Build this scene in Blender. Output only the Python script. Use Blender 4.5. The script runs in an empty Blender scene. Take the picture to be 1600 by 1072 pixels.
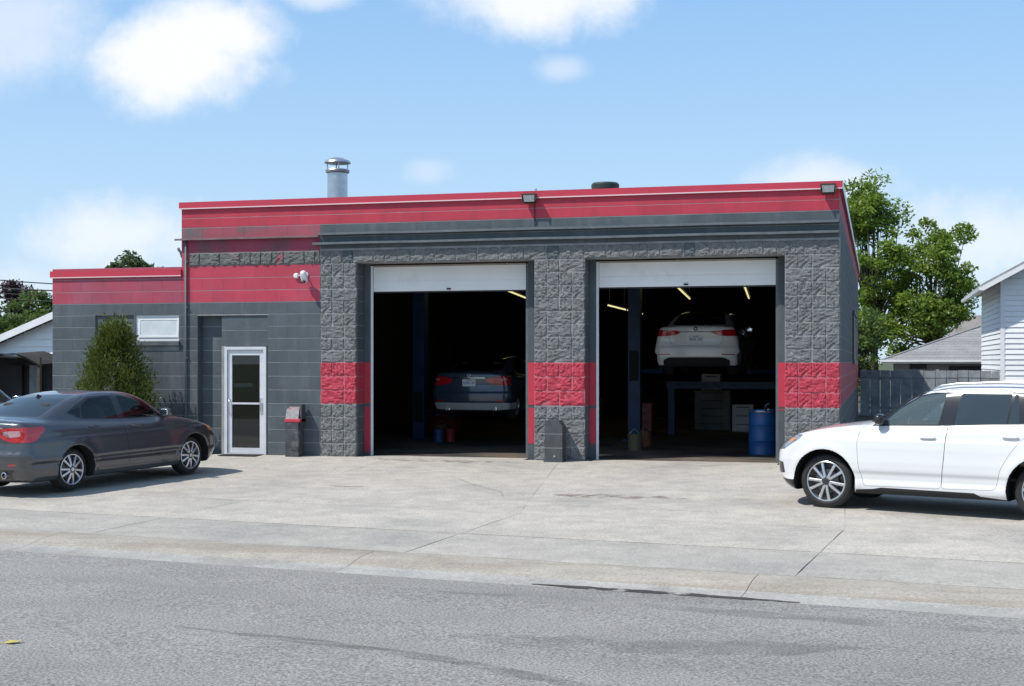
import bpy, math, random
import numpy as np
from mathutils import Vector, Matrix
random.seed(7); np.random.seed(7)
R = math.radians
sc = bpy.context.scene
COL = sc.collection

# ------------------------------------------------------------------ camera
CAM = (6.566, -24.579, 1.838)
YAW = R(14.956)
cd = bpy.data.cameras.new('camera'); cam = bpy.data.objects.new('camera', cd); COL.objects.link(cam)
cd.sensor_width = 36.0; cd.lens = 48.08; cd.shift_y = 28.0/1600; cd.clip_start = 0.1; cd.clip_end = 4000
cam.location = CAM; cam.rotation_euler = (R(90), 0, YAW)
sc.camera = cam

# ------------------------------------------------------------------ light, sky, exposure
SUN_EL, SUN_AZ = 54.0, 50.0         # azimuth: degrees to the left of the facade normal
to_sun = Vector((-math.sin(R(SUN_AZ))*math.cos(R(SUN_EL)), -math.cos(R(SUN_AZ))*math.cos(R(SUN_EL)), math.sin(R(SUN_EL))))
sl = bpy.data.lights.new('sun', 'SUN'); sl.energy = 4.2; sl.angle = R(0.53); sl.color = (1.0, .955, .89)
so = bpy.data.objects.new('sun', sl); COL.objects.link(so); so.location = (-20, -20, 40)
so.rotation_euler = (-to_sun).to_track_quat('-Z', 'Y').to_euler()
sc.view_settings.view_transform = 'Standard'; sc.view_settings.look = 'None'
sc.view_settings.exposure = 0.1; sc.view_settings.gamma = 1.0
sc.view_settings.use_curve_mapping = False
try:
    sc.cycles.use_denoising = True
    sc.cycles.max_bounces = 8; sc.cycles.transparent_max_bounces = 16
    sc.cycles.sample_clamp_indirect = 6.0; sc.cycles.blur_glossy = 0.5
except Exception: pass

W = bpy.data.worlds.new('World'); sc.world = W; W.use_nodes = True
nt = W.node_tree; nt.nodes.clear()
def N(t, kind, **kw):
    n = t.nodes.new(kind)
    for k, v in kw.items():
        if k.startswith('i_'):
            n.inputs[k[2:].replace('_', ' ')].default_value = v
        elif k.startswith('n_'):
            n.inputs[int(k[2:])].default_value = v
        else: setattr(n, k, v)
    return n
def L(t, a, b): t.links.new(a, b)
sky = N(nt, 'ShaderNodeTexSky', sky_type='NISHITA', sun_disc=False)
sky.sun_elevation = R(SUN_EL)
sky.sun_rotation = math.atan2(to_sun.x, to_sun.y)
sky.air_density = 1.15; sky.dust_density = 0.6; sky.ozone_density = 1.6; sky.altitude = 100
def build_sky():
    tc = N(nt, 'ShaderNodeTexCoord')
    fw = (-math.sin(YAW), math.cos(YAW), 0); rt = (math.cos(YAW), math.sin(YAW), 0)
    def dot(v):
        d = N(nt, 'ShaderNodeVectorMath', operation='DOT_PRODUCT'); L(nt, tc.outputs['Generated'], d.inputs[0]); d.inputs[1].default_value = v
        return d.outputs['Value']
    f_, r_, u_ = dot(fw), dot(rt), dot((0, 0, 1))
    fm = N(nt, 'ShaderNodeMath', operation='MAXIMUM', n_1=0.05); L(nt, f_, fm.inputs[0])
    def div(a):
        d = N(nt, 'ShaderNodeMath', operation='DIVIDE'); L(nt, a, d.inputs[0]); L(nt, fm.outputs[0], d.inputs[1]); return d.outputs[0]
    cv = N(nt, 'ShaderNodeCombineXYZ'); L(nt, div(r_), cv.inputs[0]); L(nt, div(u_), cv.inputs[1])
    nz = N(nt, 'ShaderNodeTexNoise', i_Scale=16.0, i_Detail=7.0, i_Roughness=0.58); L(nt, tc.outputs['Generated'], nz.inputs['Vector'])
    nz2 = N(nt, 'ShaderNodeTexNoise', i_Scale=60.0, i_Detail=4.0, i_Roughness=0.6); L(nt, tc.outputs['Generated'], nz2.inputs['Vector'])
    # (centre, half-size, strength, softness) of the low clouds, as tangents of the view angles
    clouds = [((-.245, .222), (.070, .038), 1.0), ((-.215, .240), (.052, .030), 1.0), ((.018, .262), (.078, .030), .95),
              ((-.36, .25), (.075, .052), .55), ((-.14, .268), (.03, .014), .6), ((.035, .214), (.022, .011), .42),
              ((-.063, .139), (.02, .011), .30), ((-.285, .094), (.075, .030), .72), ((.225, .130), (.055, .020), .62),
              ((.35, .090), (.075, .034), .62), ((-.38, .05), (.09, .025), .4), ((.45, .19), (.06, .03), .8), ((-.52, .2), (.09, .04), .9)]
    acc = None
    for (c, h, s) in clouds:
        a = N(nt, 'ShaderNodeVectorMath', operation='SUBTRACT'); L(nt, cv.outputs[0], a.inputs[0]); a.inputs[1].default_value = (c[0], c[1], 0)
        b = N(nt, 'ShaderNodeVectorMath', operation='MULTIPLY'); L(nt, a.outputs[0], b.inputs[0]); b.inputs[1].default_value = (1/h[0], 1/h[1], 0)
        d = N(nt, 'ShaderNodeVectorMath', operation='LENGTH'); L(nt, b.outputs[0], d.inputs[0])
        e = N(nt, 'ShaderNodeMath', operation='MULTIPLY_ADD', n_1=1.5); L(nt, nz.outputs['Fac'], e.inputs[0]); L(nt, d.outputs['Value'], e.inputs[2])
        e2 = N(nt, 'ShaderNodeMath', operation='MULTIPLY_ADD', n_1=0.5); L(nt, nz2.outputs['Fac'], e2.inputs[0]); L(nt, e.outputs[0], e2.inputs[2])
        m = N(nt, 'ShaderNodeMapRange', interpolation_type='SMOOTHSTEP'); L(nt, e2.outputs[0], m.inputs[0])
        m.inputs[1].default_value = 2.3; m.inputs[2].default_value = 1.25; m.inputs[3].default_value = 0; m.inputs[4].default_value = s
        if acc is None: acc = m.outputs[0]
        else:
            x = N(nt, 'ShaderNodeMath', operation='MAXIMUM'); L(nt, acc, x.inputs[0]); L(nt, m.outputs[0], x.inputs[1]); acc = x.outputs[0]
    fr = N(nt, 'ShaderNodeMapRange'); L(nt, f_, fr.inputs[0]); fr.inputs[1].default_value = .1; fr.inputs[2].default_value = .3
    low = N(nt, 'ShaderNodeMath', operation='MULTIPLY'); L(nt, acc, low.inputs[0]); L(nt, fr.outputs[0], low.inputs[1])
    # fair-weather cumulus over the rest of the sky
    uz = N(nt, 'ShaderNodeMath', operation='MAXIMUM', n_1=0.08); L(nt, u_, uz.inputs[0])
    pv = N(nt, 'ShaderNodeVectorMath', operation='DIVIDE'); L(nt, tc.outputs['Generated'], pv.inputs[0])
    cz = N(nt, 'ShaderNodeCombineXYZ'); 
    for i in range(3): L(nt, uz.outputs[0], cz.inputs[i])
    L(nt, cz.outputs[0], pv.inputs[1])
    n3 = N(nt, 'ShaderNodeTexNoise', i_Scale=0.9, i_Detail=6.0, i_Roughness=0.5); L(nt, pv.outputs[0], n3.inputs['Vector'])
    m3 = N(nt, 'ShaderNodeMapRange', interpolation_type='SMOOTHSTEP'); L(nt, n3.outputs['Fac'], m3.inputs[0])
    m3.inputs[1].default_value = .56; m3.inputs[2].default_value = .68; m3.inputs[4].default_value = .9
    el = N(nt, 'ShaderNodeMapRange'); L(nt, u_, el.inputs[0]); el.inputs[1].default_value = .27; el.inputs[2].default_value = .34
    hi = N(nt, 'ShaderNodeMath', operation='MULTIPLY'); L(nt, m3.outputs[0], hi.inputs[0]); L(nt, el.outputs[0], hi.inputs[1])
    tot = N(nt, 'ShaderNodeMath', operation='MAXIMUM'); L(nt, low.outputs[0], tot.inputs[0]); L(nt, hi.outputs[0], tot.inputs[1])
    # summer haze: the clear-air colours pale towards the horizon
    hz = N(nt, 'ShaderNodeMapRange'); L(nt, u_, hz.inputs[0]); hz.inputs[1].default_value = 0.; hz.inputs[2].default_value = .9; hz.inputs[3].default_value = .86; hz.inputs[4].default_value = .25
    hg = N(nt, 'ShaderNodeMapRange'); L(nt, u_, hg.inputs[0]); hg.inputs[1].default_value = 0.; hg.inputs[2].default_value = .26
    hc = N(nt, 'ShaderNodeMix', data_type='RGBA'); L(nt, hg.outputs[0], hc.inputs[0]); hc.inputs[6].default_value = (5.2, 6.9, 8.4, 1); hc.inputs[7].default_value = (2.75, 5.2, 8.6, 1)
    hm = N(nt, 'ShaderNodeMix', data_type='RGBA'); L(nt, hz.outputs[0], hm.inputs[0]); L(nt, sky.outputs[0], hm.inputs[6]); L(nt, hc.outputs[2], hm.inputs[7])
    mx = N(nt, 'ShaderNodeMix', data_type='RGBA'); L(nt, tot.outputs[0], mx.inputs[0]); L(nt, hm.outputs[2], mx.inputs[6])
    mx.inputs[7].default_value = (8.0, 8.2, 8.6, 1)
    bg = N(nt, 'ShaderNodeBackground'); L(nt, mx.outputs[2], bg.inputs[0]); bg.inputs[1].default_value = 0.115
    out = N(nt, 'ShaderNodeOutputWorld'); L(nt, bg.outputs[0], out.inputs[0])
build_sky()

# ------------------------------------------------------------------ mesh helpers
class MB:
    def __init__(s): s.v = []; s.f = []
    def add(s, vs, fs):
        o = len(s.v); s.v += [tuple(p) for p in vs]; s.f += [tuple(i+o for i in f) for f in fs]; return s
    def box(s, x0, x1, y0, y1, z0, z1):
        return s.add([(x0,y0,z0),(x1,y0,z0),(x1,y1,z0),(x0,y1,z0),(x0,y0,z1),(x1,y0,z1),(x1,y1,z1),(x0,y1,z1)],
                     [(0,3,2,1),(4,5,6,7),(0,1,5,4),(1,2,6,5),(2,3,7,6),(3,0,4,7)])
    def bbox(s, x0, x1, y0, y1, z0, z1, b=.008):
        # box with every edge bevelled
        vs = []; fs = []
        c = ((x0+x1)/2, (y0+y1)/2, (z0+z1)/2); h = ((x1-x0)/2, (y1-y0)/2, (z1-z0)/2)
        idx = {}
        for sx in (-1,1):
            for sy in (-1,1):
                for sz in (-1,1):
                    for a in range(3):
                        p = [c[i]+(sx,sy,sz)[i]*(h[i]-(0 if i == a else b)) for i in range(3)]
                        idx[(sx,sy,sz,a)] = len(vs); vs.append(p)
        def q(l): fs.append(tuple(idx[k] for k in l))
        for s1 in (-1,1):
            for a in range(3):
                i, j = [k for k in range(3) if k != a]
                ring = []
                for (p_, q_) in ((-1,-1),(1,-1),(1,1),(-1,1)):
                    k = [0,0,0]; k[a] = s1; k[i] = p_; k[j] = q_; ring.append((k[0],k[1],k[2],a))
                if (s1 == 1) == (a == 1): ring.reverse()
                q(ring)
        for a in range(3):
            i, j = [k for k in range(3) if k != a]
            for p_ in (-1,1):
                for q_ in (-1,1):
                    def kk(e, f):
                        k = [0,0,0]; k[a] = e; k[i] = p_; k[j] = q_; return (k[0],k[1],k[2],f)
                    q([kk(-1,i), kk(1,i), kk(1,j), kk(-1,j)])
        for sx in (-1,1):
            for sy in (-1,1):
                for sz in (-1,1): q([(sx,sy,sz,0),(sx,sy,sz,1),(sx,sy,sz,2)])
        return s.add(vs, fs)
    def prism(s, poly, a0, a1, axis='y'):
        n = len(poly); vs = []
        for a in (a0, a1):
            for (p, q) in poly:
                vs.append({'y': (p, a, q), 'x': (a, p, q), 'z': (p, q, a)}[axis])
        fs = [tuple(range(n)), tuple(range(2*n-1, n-1, -1))] + [(i, i+n, (i+1) % n+n, (i+1) % n) for i in range(n)]
        return s.add(vs, fs)
    def tube(s, pts, r, n=8, cap=True):
        pts = [Vector(p) for p in pts]; rr = r if isinstance(r, (list, tuple)) else [r]*len(pts)
        vs = []; fs = []
        for i, p in enumerate(pts):
            d = (pts[min(i+1, len(pts)-1)]-pts[max(i-1, 0)]).normalized()
            a = d.orthogonal().normalized() if i == 0 else (a - d*a.dot(d)).normalized()
            b = d.cross(a)
            for k in range(n):
                t = 2*math.pi*k/n; vs.append(p+(a*math.cos(t)+b*math.sin(t))*rr[i])
        for i in range(len(pts)-1):
            for k in range(n): fs.append((i*n+k, i*n+(k+1) % n, (i+1)*n+(k+1) % n, (i+1)*n+k))
        if cap: fs += [tuple(range(n-1, -1, -1)), tuple((len(pts)-1)*n+k for k in range(n))]
        return s.add(vs, fs)
    def lathe(s, prof, n=24, axis='z', c=(0,0,0), close=False):
        vs = []; fs = []; m = len(prof)
        for k in range(n):
            t = 2*math.pi*k/n; ct, st = math.cos(t), math.sin(t)
            for (r, h) in prof:
                p = {'z': (r*ct, r*st, h), 'y': (r*ct, h, r*st), 'x': (h, r*ct, r*st)}[axis]
                vs.append((p[0]+c[0], p[1]+c[1], p[2]+c[2]))
        for k in range(n):
            for i in range(m if close else m-1):
                a, b = k*m+i, k*m+(i+1) % m; c2, d = ((k+1) % n)*m+(i+1) % m, ((k+1) % n)*m+i
                fs.append((a, d, c2, b) if axis != 'y' else (a, b, c2, d))
        return s.add(vs, fs)
    def blob(s, c, h, p=3.0, nu=16, nv=10, rot=None):
        vs = []; fs = []
        sg = lambda a, e: math.copysign(abs(a)**e, a)
        for j in range(nv+1):
            ph = -math.pi/2+math.pi*j/nv
            for i in range(nu):
                t = 2*math.pi*i/nu; e = 2/p
                q = Vector((h[0]*sg(math.cos(ph), e)*sg(math.cos(t), e), h[1]*sg(math.cos(ph), e)*sg(math.sin(t), e), h[2]*sg(math.sin(ph), e)))
                if rot is not None: q = rot @ q
                vs.append((q.x+c[0], q.y+c[1], q.z+c[2]))
        for j in range(nv):
            for i in range(nu): fs.append((j*nu+i, j*nu+(i+1) % nu, (j+1)*nu+(i+1) % nu, (j+1)*nu+i))
        return s.add(vs, fs)
    def build(s, name, m, parent=None, smooth=False, loc=None):
        me = bpy.data.meshes.new(name); me.from_pydata(s.v, [], s.f); me.validate(); 
        return mesh_obj(name, me, m, parent, smooth, loc)
def mesh_obj(name, me, m, parent=None, smooth=False, loc=None):
    if m is not None and not me.materials: me.materials.append(m)
    if smooth:
        me.polygons.foreach_set('use_smooth', [True]*len(me.polygons))
        if smooth == 'auto':
            try: me.set_sharp_from_angle(angle=R(38))
            except Exception: pass
    o = bpy.data.objects.new(name, me); COL.objects.link(o)
    if parent is not None: o.parent = parent
    if loc is not None: o.location = loc
    return o
def tag(o, label=None, cat=None, group=None, kind=None):
    if label: o['label'] = label
    if cat: o['category'] = cat
    if group: o['group'] = group
    if kind: o['kind'] = kind
    return o
def thing(name, label, cat, loc=(0,0,0), rz=0, group=None):
    o = bpy.data.objects.new(name, None); COL.objects.link(o); o.empty_display_size = .3
    o.location = loc; o.rotation_euler = (0, 0, rz)
    return tag(o, label, cat, group)
def struct(name, mb, m, smooth=False):
    return tag(mb.build(name, m, None, smooth), kind='structure')
def copy_tree(o, parent=None):
    c = o.copy(); COL.objects.link(c); c.parent = parent
    for ch in o.children: copy_tree(ch, c)
    return c

# ------------------------------------------------------------------ materials
MATS = {}
def mat(name, col, rough=.6, metal=0., var=0., vscale=2., bump=0., bscale=60., bump2=0., b2scale=8., coat=0., col2=None, c2scale=1.5, c2lo=.5, c2hi=.65,
        rand=0., world=True, spec=.5, stretch=None, emit=None, estr=0., speck=0., sscale=200., alpha=None, subs=0.):
    m = bpy.data.materials.new(name); m.use_nodes = True; t = m.node_tree
    b = t.nodes['Principled BSDF']
    b.inputs['Roughness'].default_value = rough; b.inputs['Metallic'].default_value = metal
    b.inputs['Specular IOR Level'].default_value = spec
    if coat: b.inputs['Coat Weight'].default_value = coat; b.inputs['Coat Roughness'].default_value = .03
    if emit: b.inputs['Emission Color'].default_value = (*emit, 1); b.inputs['Emission Strength'].default_value = estr
    if world:
        g = N(t, 'ShaderNodeNewGeometry'); P = g.outputs['Position']
    else:
        g = N(t, 'ShaderNodeTexCoord'); P = g.outputs['Object']
    if stretch:
        mp = N(t, 'ShaderNodeMapping'); mp.inputs['Scale'].default_value = stretch[0]; mp.inputs['Rotation'].default_value = (0, 0, stretch[1]); L(t, P, mp.inputs[0]); PS = mp.outputs[0]
    else: PS = P
    def noise(scale, det=4., ro=.55, src=None):
        n = N(t, 'ShaderNodeTexNoise', i_Scale=scale, i_Detail=det, i_Roughness=ro); L(t, src or P, n.inputs['Vector']); return n.outputs['Fac']
    cur = N(t, 'ShaderNodeRGB'); cur.outputs[0].default_value = (*col, 1); cur = cur.outputs[0]
    if col2:
        mr = N(t, 'ShaderNodeMapRange'); L(t, noise(c2scale, 6., .6, PS), mr.inputs[0]); mr.inputs[1].default_value = c2lo; mr.inputs[2].default_value = c2hi
        mx = N(t, 'ShaderNodeMix', data_type='RGBA'); L(t, mr.outputs[0], mx.inputs[0]); L(t, cur, mx.inputs[6]); mx.inputs[7].default_value = (*col2, 1); cur = mx.outputs[2]
    def scale_by(fac_socket, lo, hi, flo=0., fhi=1.):
        nonlocal cur
        mr = N(t, 'ShaderNodeMapRange'); L(t, fac_socket, mr.inputs[0]); mr.inputs[1].default_value = flo; mr.inputs[2].default_value = fhi
        mr.inputs[3].default_value = lo; mr.inputs[4].default_value = hi
        vm = N(t, 'ShaderNodeVectorMath', operation='SCALE'); L(t, cur, vm.inputs[0]); L(t, mr.outputs[0], vm.inputs['Scale']); cur = vm.outputs[0]
    if var: scale_by(noise(vscale, 5.), 1-var, 1+var, .3, .7)
    if speck:
        scale_by(noise(sscale, 2., .7), 1-speck, 1+speck, .32, .68)
    if rand:
        oi = N(t, 'ShaderNodeObjectInfo'); scale_by(oi.outputs['Random'], 1-rand, 1+rand)
    L(t, cur, b.inputs['Base Color'])
    hsock = None
    if bump or bump2:
        bn = None
        for (st, scl) in ((bump2, b2scale), (bump, bscale)):
            if not st: continue
            q = N(t, 'ShaderNodeBump'); q.inputs['Strength'].default_value = 1.0; q.inputs['Distance'].default_value = st
            L(t, noise(scl, 5., .6), q.inputs['Height'])
            if bn: L(t, bn.outputs[0], q.inputs['Normal'])
            bn = q
        L(t, bn.outputs[0], b.inputs['Normal'])
    if alpha:
        mr = N(t, 'ShaderNodeMapRange'); L(t, noise(alpha[0], 5., .6, PS), mr.inputs[0]); mr.inputs[1].default_value = alpha[1]; mr.inputs[2].default_value = alpha[2]
        mr.inputs[4].default_value = alpha[3] if len(alpha) > 3 else 1.
        L(t, mr.outputs[0], b.inputs['Alpha'])
    MATS[name] = m
    return m
def glass(name, tint, rough=.0, body=.25, dark=(.01,.012,.014), ior=1.6):
    # thin sheet: mirror reflection by fresnel over tinted see-through
    m = bpy.data.materials.new(name); m.use_nodes = True; t = m.node_tree; t.nodes.clear()
    tr = N(t, 'ShaderNodeBsdfTransparent'); tr.inputs[0].default_value = (*tint, 1)
    gl = N(t, 'ShaderNodeBsdfGlossy'); gl.inputs['Roughness'].default_value = rough; gl.inputs[0].default_value = (1,1,1,1)
    fr = N(t, 'ShaderNodeFresnel'); fr.inputs[0].default_value = ior
    mx = N(t, 'ShaderNodeMixShader'); L(t, fr.outputs[0], mx.inputs[0]); L(t, tr.outputs[0], mx.inputs[1]); L(t, gl.outputs[0], mx.inputs[2])
    df = N(t, 'ShaderNodeBsdfDiffuse'); df.inputs[0].default_value = (*dark, 1)
    m2 = N(t, 'ShaderNodeMixShader', n_0=body); L(t, mx.outputs[0], m2.inputs[1]); L(t, df.outputs[0], m2.inputs[2])
    o = N(t, 'ShaderNodeOutputMaterial'); L(t, m2.outputs[0], o.inputs[0])
    return m
def paint(name, col, rough=.35, metal=.0, flake=0., coat=1.):
    m = mat(name, col, rough=rough, metal=metal, coat=coat, world=False, speck=flake, sscale=900., var=.03, vscale=.8)
    return m

# ------------------------------------------------------------------ palette
GREY = (.074, .092, .104); ROCK = (.165, .170, .172); RED = (.46, .034, .062)
m_grey = mat('painted_block_grey', GREY, .62, var=.18, vscale=1.6, bump=.0025, bscale=48, bump2=.004, b2scale=9, rand=.10, col2=(.115, .132, .142), c2scale=1.5, c2lo=.52, c2hi=.80, stretch=((3., 3., .55), 0), speck=.12, sscale=45)
m_rock = mat('split_face_grey', ROCK, .8, var=.16, vscale=6, col2=(.10, .105, .108), c2scale=26, c2lo=.5, c2hi=.66, bump=.011, bscale=42, bump2=.012, b2scale=18, rand=.08)
m_red = mat('painted_block_red', RED, .55, col2=(.37, .035, .06), c2scale=1.4, c2lo=.48, c2hi=.75, stretch=((3.5, 3.5, .5), 0), speck=.08, sscale=45, var=.10, vscale=1.3, bump=.0018, bscale=55, bump2=.003, b2scale=7, rand=.05)
m_rockred = mat('split_face_red', (.43, .034, .062), .7, var=.12, vscale=6, bump=.011, bscale=42, bump2=.012, b2scale=18, rand=.05)
m_fadeshade = mat('faded_shaded_red', (.30, .045, .085), .65, var=.12, vscale=2, bump=.002, bscale=55, col2=(.11, .075, .09), c2scale=1.3, c2lo=.48, c2hi=.66, rand=.08)  # maroon tone puts the shade under the ledge into the colour, with fading
m_fade2 = mat('worn_red_block', (.33, .07, .10), .65, var=.12, vscale=2, bump=.002, bscale=55, col2=(.13, .12, .125), c2scale=1.6, c2lo=.5, c2hi=.62, rand=.08)
m_rockworn = mat('split_face_worn', (.13, .135, .13), .8, var=.2, vscale=5, bump=.007, bscale=35, bump2=.006, b2scale=90, col2=(.33, .06, .085), c2scale=2.4, c2lo=.60, c2hi=.68)
m_sunmortar = mat('sunlit_mortar', (.27, .275, .28), .85, var=.25, vscale=3, bump=.002, bscale=90)  # pale tone paints sunlit block edges, with chipped paint, into the joints
m_sunredmortar = mat('sunlit_red_mortar', (.50, .13, .16), .7, var=.2, vscale=6)  # lighter red paints the sunlit block edges into the red band's joints
m_redold = mat('sun_faded_red', (.40, .055, .092), .6, var=.14, vscale=1.2, bump=.0018, bscale=55, bump2=.003, b2scale=7, col2=(.33, .075, .12), c2scale=.8, c2lo=.45, c2hi=.65, rand=.06)
m_redmid = mat('weathered_red', (.45, .042, .075), .55, var=.12, vscale=1.2, bump=.0018, bscale=55, bump2=.003, b2scale=7, col2=(.37, .06, .10), c2scale=.9, c2lo=.5, c2hi=.7, rand=.06)
m_flash = mat('red_flashing', (.52, .040, .070), .38, col2=(.45, .05, .08), c2scale=1.2, c2lo=.5, c2hi=.75, stretch=((3., 3., .5), 0), var=.06, vscale=.6, bump2=.0015, b2scale=2.5)
m_steel = mat('painted_steel', (.10, .115, .125), .5, var=.2, vscale=5, bump=.001, bscale=60, col2=(.30, .30, .30), c2scale=7, c2lo=.66, c2hi=.74)
m_steelred = mat('painted_steel_faded', (.17, .10, .11), .5, var=.2, vscale=5, bump=.001, bscale=60)
m_conc = mat('concrete', (.445, .408, .352), .85, var=.13, vscale=3.0, bump=.002, bscale=60, bump2=.004, b2scale=3.0, col2=(.325, .305, .275), c2scale=.45, c2lo=.47, c2hi=.72, rand=.03, speck=.22, sscale=34)
m_walk = mat('sidewalk_concrete', (.385, .357, .312), .85, var=.12, vscale=3.0, bump=.002, bscale=60, bump2=.003, b2scale=3.0, col2=(.30, .285, .26), c2scale=.6, c2lo=.46, c2hi=.72, rand=.04, speck=.20, sscale=34)
m_gut = mat('gutter_concrete', (.36, .345, .315), .85, var=.14, vscale=2.0, bump=.002, bscale=60, col2=(.27, .25, .22), c2scale=1.2, c2lo=.5, c2hi=.7, rand=.04, speck=.2, sscale=34)
m_kerb = mat('kerb_concrete', (.36, .326, .275), .85, var=.14, vscale=2.0, bump=.002, bscale=100, col2=(.29, .25, .20), c2scale=.9, c2lo=.42, c2hi=.62, rand=.04, stretch=((.35, 3.0, 1), R(6.6)), speck=.18, sscale=34)
m_asph = mat('asphalt', (.258, .246, .226), .85, var=.08, vscale=1.2, bump=.005, bscale=70, speck=.55, sscale=46, col2=(.215, .206, .19), c2scale=.55, c2lo=.52, c2hi=.70, stretch=((.35, 1.3, 1), R(6.6)))
m_joint = mat('joint_dirt', (.075, .068, .055), .95, var=.2)
m_soil = mat('ground_grass', (.06, .085, .03), .95, var=.3, vscale=.4, col2=(.10, .085, .05), c2scale=.2)
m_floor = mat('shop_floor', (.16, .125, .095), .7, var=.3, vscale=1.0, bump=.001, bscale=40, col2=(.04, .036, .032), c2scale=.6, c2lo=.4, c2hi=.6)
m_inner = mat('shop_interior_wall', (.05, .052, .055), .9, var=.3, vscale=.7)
m_white = mat('white_metal', (.78, .79, .80), .4, var=.06, vscale=2.5, bump2=.002, b2scale=1.5)
m_whitedoor = mat('white_door_panel', (.80, .80, .80), .38, var=.05, vscale=1.2, bump2=.003, b2scale=.9, col2=(.62, .61, .62), c2scale=1.4, c2lo=.6, c2hi=.8)
m_alu = mat('aluminium', (.62, .64, .66), .32, metal=.85, var=.08, vscale=9)
m_aluw = mat('door_frame_paint', (.66, .67, .70), .4, metal=.2, var=.07, vscale=6)
m_dark = mat('dark_rubber', (.018, .018, .019), .7)
m_black = mat('black_plastic', (.012, .012, .013), .5)
m_galv = mat('galvanised', (.55, .57, .60), .34, metal=.9, var=.12, vscale=6, bump2=.0008, b2scale=5)
m_glass = glass('clear_glass', (.62, .68, .68), body=.12, dark=(.02, .02, .02))
m_frost = mat('frosted_pane', (.62, .67, .68), .35, var=.12, vscale=3)
m_rust = mat('rust', (.16, .07, .035), .9, var=.3, vscale=9)

# ------------------------------------------------------------------ ground, lot, sidewalk, kerb, road
AL = R(-6.6); E = (math.cos(AL), math.sin(AL)); NN = (math.sin(AL), -math.cos(AL))
def st(s, t):                                   # along / across the street, measured from the back of the sidewalk
    return (E[0]*s+NN[0]*t, -9.01+E[1]*s+NN[1]*t)
def lotz(y): return .02*min(y, 0.)
g = MB(); g.add([(-900,-900,-.62),(900,-900,-.62),(900,1500,-.62),(-900,1500,-.62)], [(0,1,2,3)])
struct('ground', g, m_soil)
lot = MB()
a, b = st(-45, 1.56), st(45, 1.56)
lot.add([(-45, .03, -.022),(45, .03, -.022),(b[0], b[1], lotz(b[1])-.022),(a[0], a[1], lotz(a[1])-.022)], [(0,3,2,1)])
lot.add([(-45, .03, -.022),(45, .03, -.022),(45, 60, -.022),(-45, 60, -.022)], [(0,1,2,3)])
lot = struct('parking_lot', lot, m_joint)
a, b, c_, d_ = st(-45, -.02), st(45, -.02), st(45, 1.53), st(-45, 1.53)
walk = struct('sidewalk', MB().add([(p[0], p[1], lotz(p[1])-.018) for p in (a, b, c_, d_)], [(0,3,2,1)]), m_joint)
def slab(poly, m, parent, name, gap=.006, jit=.004, gaps=None):
    # poly: corners (x, y) in order; slightly wavering edges, top on the falling lot
    cx_, cy_ = sum(p[0] for p in poly)/len(poly), sum(p[1] for p in poly)/len(poly)
    ring = []
    for i in range(len(poly)):
        p, q = poly[i], poly[(i+1) % len(poly)]
        ln = math.hypot(q[0]-p[0], q[1]-p[1]); n = max(2, min(14, int(ln/.35)))
        nx, ny = -(q[1]-p[1])/ln, (q[0]-p[0])/ln
        if (cx_-p[0])*nx+(cy_-p[1])*ny < 0: nx, ny = -nx, -ny
        for k in range(n):
            f = k/n; g_ = gaps[i] if gaps else gap; off = g_+random.uniform(-jit, jit)*(1 if g_ < .012 else 2.2)
            ring.append((p[0]+(q[0]-p[0])*f+nx*off, p[1]+(q[1]-p[1])*f+ny*off))
    n = len(ring); zs = [lotz(p[1]) for p in ring]
    vs = [(p[0], p[1], z) for p, z in zip(ring, zs)] + [(p[0], p[1], z-.08) for p, z in zip(ring, zs)]
    ar = sum(ring[i][0]*ring[(i+1) % n][1]-ring[(i+1) % n][0]*ring[i][1] for i in range(n))
    top = tuple(range(n)) if ar > 0 else tuple(range(n-1, -1, -1))
    fs = [top]+[((i+1) % n, i, i+n, (i+1) % n+n) if ar > 0 else (i, (i+1) % n, (i+1) % n+n, i+n) for i in range(n)]
    return MB().add(vs, fs).build(name, m, parent)
JS = [-31.4, -27.2, -23.0, -18.8, -14.6, -10.6, -6.5, -2.3, 1.86, 6.02, 10.2, 14.4, 18.6, 22.8]
for i in range(len(JS)-1):
    s0, s1 = JS[i], JS[i+1]
    slab([st(s0, 0), st(s1, 0), st(s1, 1.52), st(s0, 1.52)], m_walk, walk, 'sidewalk_slab', jit=.005, gaps=[.024, .0065, .013, .0065])
    slab([st(s0, -1.87), st(s1, -1.87), st(s1, 0), st(s0, 0)], m_conc, lot, 'concrete_slab', jit=.004, gaps=[.010, .005, .016, .005])
for i in range(0, len(JS)-1):
    s0, s1 = JS[i], JS[i+1]
    a, b = st(s0, -1.87), st(s1, -1.87)
    # the apron runs up to the wall, its joints bending to the piers
    k = lambda s: s*1.0 - (.95 if abs(s-1.86) < .1 else 0)
    slab([(k(s0), .025), (k(s1), .025), b, a], m_conc, lot, 'concrete_slab', gap=.0028, jit=.0025)
a, b, c_, d_ = st(-45, 1.54), st(45, 1.54), st(45, 2.47), st(-45, 2.47)
kerb = struct('kerb', MB().add([(p[0], p[1], .02*p[1]-.11) for p in (a, b, c_, d_)], [(0,3,2,1)]), m_joint)
def kerb_prof(s):
    pr = []
    for (t, dz) in ((1.525, -.10), (1.525, 0.), (1.60, -.001), (1.72, -.004), (1.86, -.016), (2.0, -.040), (2.1, -.062), (2.18, -.072), (2.3, -.076), (2.47, -.078), (2.47, -.16)):
        x, y = st(s, t); pr.append((x, y, .02*y+dz))
    return pr
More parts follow.
